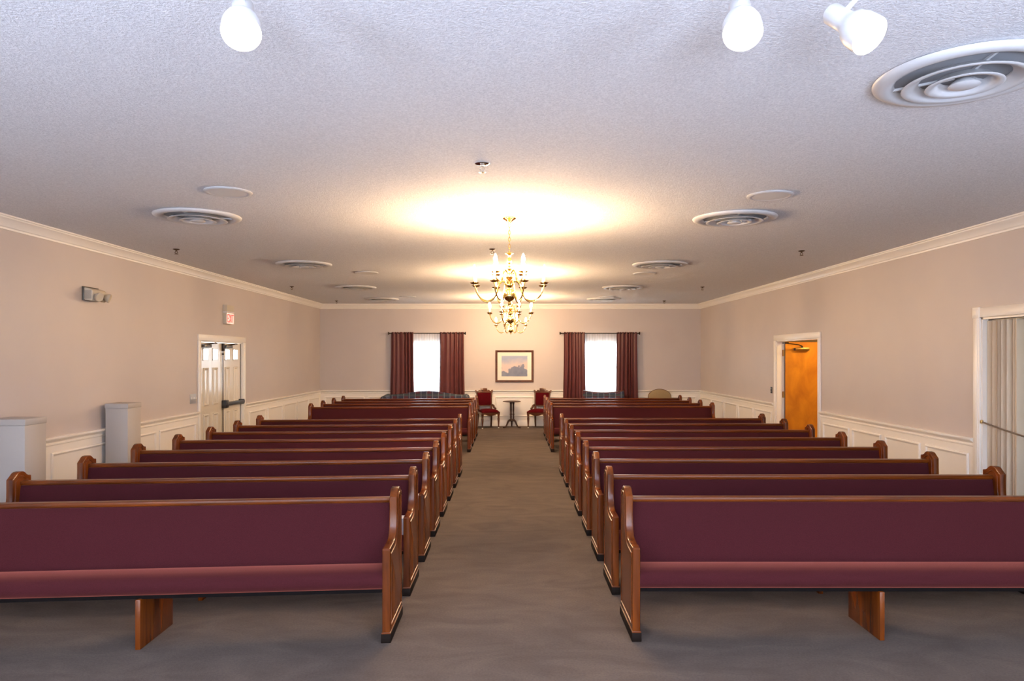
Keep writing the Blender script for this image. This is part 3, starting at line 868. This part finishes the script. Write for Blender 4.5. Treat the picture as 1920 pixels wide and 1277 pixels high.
for x, ys, side in ((-3.03, (6.98, 10.57, 14.1, 16.95), 'white double door side'), (2.2, (3.49, 7.07, 10.6, 14.1, 16.95), 'amber door side')):
    n = len(ys)
    for i, y in enumerate(ys):
        lab = f'round white ceiling air diffuser, {ORD[n - 1 - i]} from the windowed wall, on the {side}'
        if df is None: df = make_diffuser((x, y, ZC), lab)
        else: dup(df, (x, y, ZC), lab)
def make_speaker(loc, lab):
    t = thing('ceiling_speaker', lab, 'speaker', loc, 0, 'flat round ceiling speakers')
    MB().lathe([(0.150, -0.001), (0.190, -0.001), (0.192, -0.006), (0.182, -0.013), (0.160, -0.016), (0.150, -0.012)], 40, closed=True).build('rim', 'white_metal', t, angle=1.0)
    MB().lathe([(0, -0.001), (0.152, -0.001), (0.152, -0.012), (0.08, -0.014), (0, -0.014)], 36).build('grille', 'speaker_cloth', t)
    return t
sp0 = None
for x, ys, side in ((-2.34, (5.97, 11.7, 16.4), 'white double door side'), (2.2, (6.1, 11.8, 16.4), 'amber door side')):
    for i, y in enumerate(ys):
        lab = f'flat round white ceiling speaker, {ORD[2 - i]} from the windowed wall, on the {side}'
        if sp0 is None: sp0 = make_speaker((x, y, ZC), lab)
        else: dup(sp0, (x, y, ZC), lab)
def make_sprinkler(loc, lab, metal, k=1.0):
    t = thing('fire_sprinkler', lab, 'sprinkler', loc, 0, 'fire sprinklers in the ceiling')
    MB().lathe([(0, 0), (0.040 * k, 0), (0.042 * k, -0.004), (0.030 * k, -0.012), (0.014, -0.016), (0, -0.016)], 20).build('escutcheon', metal, t)
    m = MB().lathe([(0, -0.014), (0.011, -0.014), (0.011, -0.030), (0, -0.030)], 10)
    for s_ in (-1, 1): m.tube([(0.009 * s_, 0, -0.028), (0.019 * s_, 0, -0.042), (0.004 * s_, 0, -0.060)], 0.004, 6)
    m.build('frame', metal, t)
    MB().lathe([(0, -0.058), (0.006, -0.060), (0.024, -0.062), (0.025, -0.065), (0, -0.067)], 16).build('deflector', metal, t)
    return t
make_sprinkler((-0.2, 5.1, ZC), 'polished chrome ceiling sprinkler ahead of the first chandelier', 'chrome', 1.25)
s0 = make_sprinkler((-0.23, 9.15, ZC), 'bronze ceiling sprinkler over the aisle between the first two chandeliers', 'sprinkler_bronze')
for x, ys, side in ((-4.25, (9.16, 14.0, 17.6), 'white double door side'), (3.76, (9.3, 14.1, 17.6), 'amber door side')):
    for i, y in enumerate(ys):
        dup(s0, (x, y, ZC), f'bronze ceiling sprinkler near the crown moulding, {ORD[2 - i]} from the windowed wall, {side}')
# lighting track with three heads, just ahead of the camera
TRY = 2.34
tr = thing('lighting_track', 'white ceiling lighting track carrying the spot heads', 'track', (0.2, TRY, ZC))
MB().box(-1.5, 1.5, -0.018, 0.018, -0.022, 0).build('rail', 'white_metal', tr, bevel=0.003)
MB().box(-0.06, 0.06, -0.03, 0.03, -0.032, -0.001).build('feed_box', 'white_metal', tr, bevel=0.004)
def track_head(x, z, d, lab, yoff=0.0):
    t = thing('track_spotlight', lab, 'spotlight', (x, TRY, ZC - 0.022), 0, 'spotlights on the ceiling track')
    dv = Vector(d).normalized()
    face = Vector((0, yoff, z - (ZC - 0.022)))            # lamp face centre, local
    m_ = Matrix.Translation(face) @ aim(dv)
    MB().box(-0.05, 0.05, -0.017, 0.017, -0.03, 0).build('adapter', 'white_metal', t, bevel=0.004)
    pivot = face - dv * 0.15
    MB().tube([(0, 0, -0.028), (0, 0, pivot.z + 0.06), pivot], 0.009, 8).build('stem', 'white_metal', t)
    # local z+ = backwards from the lamp face
    hs = MB().lathe([(0.058, 0.0), (0.063, -0.004), (0.064, 0.004), (0.063, 0.045), (0.056, 0.072), (0.040, 0.095), (0.036, 0.12), (0.036, 0.185), (0.030, 0.195), (0, 0.196)], 28, m_)
    hs.build('housing', 'white_metal', t)
    MB().lathe([(0.057, -0.002), (0.045, -0.008), (0.02, -0.012), (0, -0.013)], 24, m_).build('lamp', 'track_lamp_glow', t)
track_head(-0.875, 2.855, (0.20, -0.62, -0.75), 'lit white track spotlight hanging alone at one end of the track')
track_head(0.755, 2.855, (-0.14, -0.62, -0.75), 'lit white track spotlight aimed straight back, neighbour of the sideways one')
track_head(1.165, 2.845, (0.34, -0.62, -0.66), 'lit white track spotlight turned sideways towards the large air diffuser')

# ------------------------------------------------------------------ left wall things
def pedestal(x0, x1, y0, y1, h, lab):
    t = thing('pedestal', lab, 'pedestal', ((x0 + x1) / 2, (y0 + y1) / 2, 0), 0, 'grey pedestals along the wall')
    a, b_ = (x1 - x0) / 2, (y1 - y0) / 2
    MB().box(-a + 0.006, a - 0.006, -b_ + 0.006, b_ - 0.006, 0, h - 0.06).build('shaft', 'pedestal_paint', t, bevel=0.004)
    MB().box(-a, a, -b_, b_, h - 0.06, h).build('cap', 'pedestal_paint', t, bevel=0.006)
pedestal(-4.882 , -4.60, 8.66, 8.98, 1.235, 'square grey pedestal against the wainscot, closer to the white double doors')
pedestal(-4.882, -4.53, 6.72, 7.04, 1.215, 'square grey pedestal against the wainscot, farther from the white double doors')

t = thing('emergency_light', 'beige wall emergency light with a swivel lamp head above the pedestals', 'emergency light', (XL, 8.45, 2.53))
MB().box(0, 0.022, -0.155, 0.155, -0.075, 0.085).build('back_plate', 'steel_grey', t, bevel=0.004)
MB().prism([(0.022, -0.070), (0.105, -0.085), (0.12, -0.07), (0.12, 0.03), (0.105, 0.052), (0.022, 0.075)], 'y', -0.145, 0.145).build('housing', 'beige_plastic', t, bevel=0.008)
MB().box(0.030, 0.108, -0.1475, -0.144, -0.060, 0.040).build('lens', 'lens_glass', t, bevel=0.001)
for s_, yy in ((1, -0.10), (1, 0.10)):
    m_ = Matrix.Translation((0.165, yy, -0.035)) @ aim((0.80, -0.25 if yy < 0 else 0.25, -0.30))
    h = MB().lathe([(0, 0.045), (0.018, 0.042), (0.036, 0.028), (0.050, 0.002), (0.054, -0.018), (0.050, -0.022), (0.030, -0.020), (0, -0.018)], 20, m_).build('lamp_head', 'beige_plastic', t)
    MB().tube([(0.11, yy, -0.03), (0.14, yy, -0.035)], 0.014, 8).build('swivel', 'bronze_dark', h)

t = thing('exit_sign', 'lit red exit sign on the wall above the white double doors', 'exit sign', (XL, 12.52, 2.365))
# local: y along the wall, z up, x out
MB().box(0, 0.075, -0.155, 0.155, 0.215, 0.330).build('battery_housing', 'beige_plastic', t, bevel=0.006)
MB().box(0, 0.080, -0.157, 0.157, 0.192, 0.217).build('divider_strip', 'white_metal', t, bevel=0.003)
MB().box(0, 0.068, -0.155, 0.155, 0.0, 0.194).build('sign_body', 'beige_plastic', t, bevel=0.004)
sp_ = MB().box(0.068, 0.072, -0.148, 0.148, 0.010, 0.188).build('sign_panel', 'exit_panel_glow', t, smooth=False)
def bar2(mb, p, q, w):
    """flat stroke on the sign face from p to q (y,z)"""
    p = Vector((0, *p)); q = Vector((0, *q)); d = (q - p).normalized(); nrm = Vector((0, -d.z, d.y)) * w / 2
    vs_ = []
    for x in (0.0715, 0.076):
        for a, s_ in ((p, 1), (q, 1), (q, -1), (p, -1)): vs_.append((x, a.y + nrm.y * s_, a.z + nrm.z * s_))
    mb.add(vs_, [(0, 1, 2, 3), (7, 6, 5, 4), (0, 4, 5, 1), (1, 5, 6, 2), (2, 6, 7, 3), (3, 7, 4, 0)])
zl, zh = 0.028, 0.170; w = 0.018
def letter(strokes):
    mb = MB()
    for p, q in strokes: bar2(mb, p, q, w)
    mb.build('letter', 'exit_letter_glow', sp_, smooth=False)
letter([((-0.125, zl), (-0.125, zh)), ((-0.134, zl + 0.009), (-0.070, zl + 0.009)), ((-0.134, zh - 0.009), (-0.070, zh - 0.009)), ((-0.134, 0.099), (-0.080, 0.099))])
letter([((-0.050, zl), (0.012, zh)), ((-0.050, zh), (0.012, zl))])
letter([((0.040, zl), (0.040, zh))])
letter([((0.100, zl), (0.100, zh)), ((0.063, zh - 0.009), (0.137, zh - 0.009))])

t = thing('switch_plate', 'grey metal multi-gang light switch plate beside the white double doors', 'light switch', (XL, 11.20, 1.145))
MB().box(0, 0.007, -0.105, 0.105, -0.075, 0.075).build('plate', 'plate_grey', t, bevel=0.003)
for i in range(4):
    MB().box(0.007, 0.018, -0.085 + i * 0.05, -0.065 + i * 0.05, -0.005, 0.025).build('toggle', 'switch_white', t, bevel=0.002)
t = thing('wall_plate', 'black wall plate with two buttons beside the amber doorway', 'wall plate', (XR, 13.62, 1.17))
MB().box(-0.008, 0, -0.042, 0.042, -0.06, 0.06).build('plate', 'plate_black', t, bevel=0.003)
for zz in (-0.028, 0.028):
    MB().box(-0.014, -0.008, -0.018, 0.018, zz - 0.015, zz + 0.015).build('button', 'plate_grey', t, bevel=0.002)

# ------------------------------------------------------------------ wide opening: drawn-back accordion curtain, rope, wall telephone box
acc = thing('accordion_curtain', 'beige accordion folding curtain drawn back in the wide cased opening', 'folding curtain', (XR + 0.075, 7.30, 0.0))
def fold_strip(y0, y1, n, amp, z0, z1):
    pts = []
    for i in range(n * 6 + 1):
        s_ = i / (n * 6)
        ww = s_ + 0.03 * math.sin(11 * s_)
        pts.append((amp * math.sin(2 * PI * n * ww) * (0.75 + 0.25 * math.sin(5 * s_)), y0 + (y1 - y0) * s_))
    th = 0.006
    prof = pts + [(x + th, y) for x, y in pts[::-1]]
    k = len(pts)
    mb = MB()
    vs_ = [(x, y, z0) for x, y in pts] + [(x, y, z1) for x, y in pts] + [(x + th, y, z0) for x, y in pts] + [(x + th, y, z1) for x, y in pts]
    fs = []
    for i in range(k - 1):
        fs += [(i, i + 1, k + i + 1, k + i), (2 * k + i, 3 * k + i, 3 * k + i + 1, 2 * k + i + 1), (i, 2 * k + i, 2 * k + i + 1, i + 1), (k + i, k + i + 1, 3 * k + i + 1, 3 * k + i)]
    fs += [(0, k, 3 * k, 2 * k), (k - 1, 3 * k - 1, 4 * k - 1, 2 * k - 1)]
    return mb.add(vs_, fs)
fold_strip(-0.22, 0.225, 7, 0.064, 0.03, OPH - 0.035).build('folds', 'accordion_cloth', acc, angle=1.3)
MB().box(-0.055, 0.055, -0.245, -0.222, 0.03, OPH - 0.035).build('lead_post', 'accordion_cloth', acc, bevel=0.004)
MB().box(-0.02, 0.02, -3.0, 0.225, OPH - 0.034, OPH - 0.021).build('track', 'steel_grey', acc)
rope_pts = []
for i in range(25):
    s_ = i / 24
    yy = OP1 - 0.022 + (OP0 - OP1 + 0.04) * s_
    rope_pts.append((0, yy, 1.12 - 4 * 0.14 * s_ * (1 - s_)))
rope = thing('barrier_rope', 'thin brown rope slung across the wide cased opening', 'rope', (XR - 0.012, 0, 0))
MB().tube(rope_pts, 0.009, 7).build('cord', 'rope_brown', rope)
for yy in (OP1 - 0.022, OP0 + 0.018):
    MB().lathe([(0, -0.02), (0.014, -0.016), (0.016, 0), (0.014, 0.016), (0, 0.02)], 10, Matrix.Translation((0, yy, 1.12))).build('hook', 'hinge_brass', rope)
t = thing('wall_box', 'white box on a grey plate on the side room wall beyond the folding curtain', 'wall box', (5.60, 7.95, 1.24))
MB().box(-0.06, 0.06, -0.012, 0, -0.13, 0.13).build('back_plate', 'plate_grey', t, bevel=0.003)
MB().box(-0.05, 0.05, -0.05, -0.012, -0.075, 0.075).build('box_front', 'switch_white', t, bevel=0.006)

# ------------------------------------------------------------------ framed print
pic = thing('framed_picture', 'framed landscape print with cream mat in a dark wooden frame', 'picture', (0.105, YB, 1.555))
PW, PH = 0.495, 0.415
fw = 0.048
fr_ = MB()
prof = [(0, 0.0), (0, 0.028), (0.012, 0.034), (0.036, 0.030), (0.048, 0.018), (0.054, 0.013), (0.054, 0.0)]      # (inset, depth)
loops = []
for ins, d_ in prof:
    loops.append([(-PW + ins, -d_, -PH + ins), (PW - ins, -d_, -PH + ins), (PW - ins, -d_, PH - ins), (-PW + ins, -d_, PH - ins)])
vs_ = [p for lp in loops for p in lp]
fs = []
for i in range(len(loops)):
    j = (i + 1) % len(loops)
    for k in range(4):
        k2 = (k + 1) % 4
        fs.append((i * 4 + k, i * 4 + k2, j * 4 + k2, j * 4 + k))
fr_.add(vs_, fs).build('frame', 'frame_wood', pic, angle=0.4)
MB().box(-PW + 0.044, PW - 0.044, -0.010, -0.002, -PH + 0.044, PH - 0.044).build('mat_board', 'mat_board', pic, smooth=False)
MB().box(-0.335, 0.335, -0.012, -0.0095, -0.262, 0.268).build('print', 'landscape_print', pic, smooth=False)

# ------------------------------------------------------------------ antique chairs and table
def make_side_chair(loc, rz, lab):
    t = thing('side_chair', lab, 'chair', loc, rz, 'antique red velvet chairs')
    # faces -y
    for s_ in (-1, 1):
        m_ = Matrix.Translation((s_ * 0.215, -0.205, 0))
        lg = MB().lathe([(0, 0.024), (0.015, 0.024), (0.016, 0.04), (0.022, 0.055), (0.017, 0.075), (0.024, 0.16), (0.031, 0.25), (0.022, 0.27), (0.033, 0.29), (0.022, 0.305), (0.032, 0.325), (0.032, 0.38), (0, 0.38)], 12, m_).build('leg', 'antique_wood', t)
        MB().lathe([(0, 0), (0.017, 0.0), (0.020, 0.012), (0.016, 0.026), (0, 0.026)], 10, m_ @ Matrix.Identity(4)).build('caster', 'ceramic_white', lg)
        MB().tube([(s_ * 0.19, 0.27, 0.0), (s_ * 0.185, 0.235, 0.15), (s_ * 0.18, 0.205, 0.38)], [0.020, 0.023, 0.026], 6).build('leg', 'antique_wood', t)
        # stile: rises, leans back and flares at the ear
        st = MB()
        prof = [(-0.024, 0.36), (0.024, 0.36), (0.022, 0.55), (0.020, 0.75), (0.024, 0.86), (0.040, 0.89), (0.034, 0.91), (0.046, 0.935), (0.028, 0.955), (0.010, 0.945), (-0.016, 0.92), (-0.020, 0.75), (-0.022, 0.55)]
        vs_ = []; n = len(prof)
        for dy in (-0.016, 0.016):
            for u, z in prof:
                vs_.append((s_ * (0.165 + (z - 0.36) * 0.06 + u), 0.19 + (z - 0.36) * 0.16 + dy, z))
        st.add(vs_, [tuple(range(n)), tuple(range(n, 2 * n))[::-1]] + [(i, (i + 1) % n, n + (i + 1) % n, n + i) for i in range(n)])
        st.build('stile', 'antique_wood', t, bevel=0.003)
        MB().tube(smooth_pts([(s_ * 0.185, 0.205, 0.57), (s_ * 0.215, 0.17, 0.55), (s_ * 0.222, 0.10, 0.50), (s_ * 0.232, 0.03, 0.47)]), [0.024] * 4 + [0.030] * 5 + [0.026] * 3 + [0.014], 7).build('hip_bracket', 'antique_wood', t)
    rail = [(-0.245, 0.345), (-0.245, 0.405), (0.245, 0.405), (0.245, 0.345), (0.16, 0.355), (0.08, 0.325), (0, 0.315), (-0.08, 0.325), (-0.16, 0.355)]
    MB().prism(rail, 'y', -0.232, -0.205).build('seat_rail', 'antique_wood', t, bevel=0.003)
    sr = MB()
    for s_ in (-1, 1): sr.add([(s_ * 0.24, -0.21, 0.35), (s_ * 0.215, -0.21, 0.35), (s_ * 0.165, 0.215, 0.35), (s_ * 0.19, 0.215, 0.35),
                              (s_ * 0.24, -0.21, 0.405), (s_ * 0.215, -0.21, 0.405), (s_ * 0.165, 0.215, 0.405), (s_ * 0.19, 0.215, 0.405)],
                             [(0, 1, 2, 3), (4, 7, 6, 5), (0, 4, 5, 1), (1, 5, 6, 2), (2, 6, 7, 3), (3, 7, 4, 0)])
    sr.box(-0.18, 0.18, 0.195, 0.22, 0.35, 0.405)
    sr.build('side_rail', 'antique_wood', t)
    # domed velvet seat
    vs_ = []; fs = []
    N = 12
    for j in range(N + 1):
        v = -1 + 2 * j / N
        for i in range(N + 1):
            u = -1 + 2 * i / N
            hw_ = 0.245 - 0.03 * (v + 1)
            e = (1 - abs(u) ** 5) * (1 - abs(v) ** 5)
            vs_.append((u * hw_, -0.015 + v * 0.225, 0.412 + 0.062 * max(e, 0) ** 0.6 + 0.012 * (1 - u * u) * (1 - v * v)))
    for j in range(N):
        for i in range(N):
            a = j * (N + 1) + i; fs.append((a, a + 1, a + N + 2, a + N + 1))
    b0 = len(vs_)
    ring = [i for i in range(N + 1)] + [j * (N + 1) + N for j in range(1, N + 1)] + [N * (N + 1) + i for i in range(N - 1, -1, -1)] + [j * (N + 1) for j in range(N - 1, 0, -1)]
    for r_ in ring: vs_.append((vs_[r_][0], vs_[r_][1], 0.400))
    for i in range(len(ring)):
        j = (i + 1) % len(ring); fs.append((ring[i], ring[j], b0 + j, b0 + i))
    fs.append(tuple(b0 + i for i in range(len(ring))))
    MB().add(vs_, fs).build('seat', 'velvet_red', t, angle=1.2)
    # back: velvet pad, lower rail, stepped crest with raised block
    lean = lambda z: 0.19 + (z - 0.36) * 0.16
    def leaning(prof, d0, d1, name, mat, bev):
        n = len(prof); vs_ = []
        for dy in (d0, d1):
            for u, z in prof: vs_.append((u, lean(z) + dy, z))
        MB().add(vs_, [tuple(range(n)), tuple(range(n, 2 * n))[::-1]] + [(i, (i + 1) % n, n + (i + 1) % n, n + i) for i in range(n)]).build(name, mat, t, bevel=bev)
    leaning([(-0.165, 0.565), (0.165, 0.565), (0.182, 0.875), (-0.182, 0.875)], -0.028, 0.010, 'back_cushion', 'velvet_red', 0.012)
    leaning([(-0.165, 0.535), (0.165, 0.535), (0.166, 0.567), (-0.166, 0.567)], -0.014, 0.014, 'lower_rail', 'antique_wood', 0.003)
    crest = [(-0.20, 0.872), (0.20, 0.872), (0.205, 0.905), (0.17, 0.915), (0.145, 0.945), (0.115, 0.955), (0.10, 0.935), (0.085, 0.935), (0.085, 0.982), (0.075, 0.992), (0.0, 0.996),
             (-0.075, 0.992), (-0.085, 0.982), (-0.085, 0.935), (-0.10, 0.935), (-0.115, 0.955), (-0.145, 0.945), (-0.17, 0.915), (-0.205, 0.905)]
    leaning(crest, -0.016, 0.016, 'crest_rail', 'antique_wood', 0.003)
    leaning([(-0.068, 0.915), (0.068, 0.915), (0.068, 0.975), (-0.068, 0.975)], -0.022, -0.014, 'crest_block', 'antique_wood', 0.003)
    return t
make_side_chair((-0.575, 18.26, 0), R(22), 'antique red velvet side chair between the pedestal table and the plaid camelback sofa')
make_side_chair((0.725, 18.26, 0), R(-22), 'antique red velvet side chair between the pedestal table and the small plaid settee')

t = thing('pedestal_table', 'small dark round pedestal table with curved feet below the framed picture', 'table', (0.035, 18.30, 0))
MB().lathe([(0, 0.648), (0.10, 0.648), (0.205, 0.652), (0.228, 0.660), (0.230, 0.668), (0.222, 0.674), (0, 0.674)], 36).build('table_top', 'dark_wood', t)
MB().lathe([(0, 0.16), (0.05, 0.165), (0.062, 0.18), (0.05, 0.20), (0, 0.205)], 20).build('hub', 'dark_wood', t)
for i in range(3):
    a = R(90 + 120 * i + 25)
    m_ = Matrix.Translation((0.042 * math.cos(a), 0.042 * math.sin(a), 0))
    MB().lathe([(0, 0.19), (0.022, 0.19), (0.023, 0.22), (0.016, 0.235), (0.024, 0.27), (0.017, 0.30), (0.026, 0.33), (0.026, 0.345), (0.018, 0.36), (0.022, 0.46), (0.020, 0.58), (0.028, 0.62), (0.032, 0.65), (0, 0.65)], 12, m_).build('column', 'dark_wood', t)
    a2 = R(-90 + 120 * i + 60)
    c, s_ = math.cos(a2), math.sin(a2)
    pts = smooth_pts([(0.03, 0, 0.185), (0.075, 0, 0.185), (0.115, 0, 0.140), (0.145, 0, 0.075), (0.185, 0, 0.025), (0.235, 0, 0.016), (0.255, 0, 0.017)])
    MB().tube(pts, [0.030 - 0.014 * min(1, i_ / 18) for i_ in range(len(pts) - 1)] + [0.010], 8, Matrix.Rotation(a2, 4, 'Z')).build('foot', 'dark_wood', t)

# ------------------------------------------------------------------ sofas and the tan chair at the back wall
def camelback(loc, W, ends, mid, lab, cat, name, sag=False):
    """back profile runs from z=ends at the arms to z=mid in the middle"""
    t = thing(name, lab, cat, loc)
    hw_ = W / 2
    prof = [(-hw_ + 0.10, 0.30)]
    N = 28
    for i in range(N + 1):
        u = -1 + 2 * i / N
        s_ = (math.cos(PI * u) + 1) / 2 if not sag else 1 - u * u
        prof.append((u * (hw_ - 0.10), ends + (mid - ends) * s_))
    prof.append((hw_ - 0.10, 0.30))
    MB().prism(prof, 'y', 0.18, 0.33).build('back', 'plaid_upholstery', t, bevel=0.02, seg=3)
    MB().box(-hw_ + 0.08, hw_ - 0.08, -0.36, 0.2, 0.17, 0.32).build('seat_base', 'plaid_upholstery', t, bevel=0.015)
    n_c = 3 if W > 1.5 else 2
    cw = (W - 0.30) / n_c
    for i in range(n_c):
        x0 = -hw_ + 0.15 + i * cw
        MB().box(x0 + 0.004, x0 + cw - 0.004, -0.35, 0.19, 0.32, 0.45).build('seat_cushion', 'plaid_upholstery', t, bevel=0.035, seg=3)
    az = 0.62 if sag else ends - 0.09
    for s_ in (-1, 1):
        x = s_ * (hw_ - 0.09)
        ar = MB().box(x - 0.07, x + 0.07, -0.36, 0.30, 0.17, az - 0.01)
        ar.tube([(x + s_ * 0.02, -0.37, az), (x + s_ * 0.02, 0.31, az + 0.02)], 0.088, 18)
        ar.build('arm', 'plaid_upholstery', t)
        for yy in (-0.32, 0.26):
            MB().lathe([(0, 0), (0.018, 0), (0.026, 0.06), (0.034, 0.17), (0, 0.17)], 10, Matrix.Translation((x, yy, 0))).build('leg', 'dark_wood', t)
    return t, prof
camelback((-2.13, 18.12, 0), 2.14, 0.832, 0.925, 'plaid camelback sofa with rolled arms below the window away from the amber doors', 'sofa', 'camelback_sofa')
st_, prof = camelback((2.37, 18.12, 0), 1.24, 0.925, 0.868, 'small striped plaid settee with a dipped wooden top rail below a window', 'settee', 'settee', True)
pts = [(u, 0.235, z + 0.006) for u, z in prof[1:-1]]
MB().tube(pts, 0.022, 8).build('top_rail', 'antique_wood', st_)
t = thing('accent_chair', 'tan round-backed upholstered chair in the corner beyond the last pew', 'chair', (3.80, 18.15, 0))
prof = [(-0.27, 0.40)] + [(0.285 * math.sin(-PI / 2 + PI * i / 20) , 0.78 + 0.19 * math.cos(-PI / 2 + PI * i / 20)) for i in range(21)] + [(0.27, 0.40)]
MB().prism(prof, 'y', 0.14, 0.24).build('backrest', 'tan_upholstery', t, bevel=0.02, seg=3)
pts = [(u * 1.01, 0.19, z + 0.002) for u, z in prof]
MB().tube(pts, 0.012, 6).build('back_frame', 'antique_wood', t)
MB().box(-0.28, 0.28, -0.30, 0.20, 0.33, 0.47).build('seat', 'tan_upholstery', t, bevel=0.04, seg=3)
for sx in (-1, 1):
    for yy in (-0.25, 0.18):
        MB().lathe([(0, 0), (0.014, 0), (0.022, 0.2), (0.026, 0.34), (0, 0.34)], 10, Matrix.Translation((sx * 0.23, yy, 0))).build('leg', 'antique_wood', t)
    MB().tube(smooth_pts([(sx * 0.275, 0.18, 0.68), (sx * 0.30, 0.0, 0.66), (sx * 0.295, -0.2, 0.64), (sx * 0.27, -0.25, 0.60), (sx * 0.25, -0.25, 0.40)]), 0.016, 7).build('armrest', 'antique_wood', t)
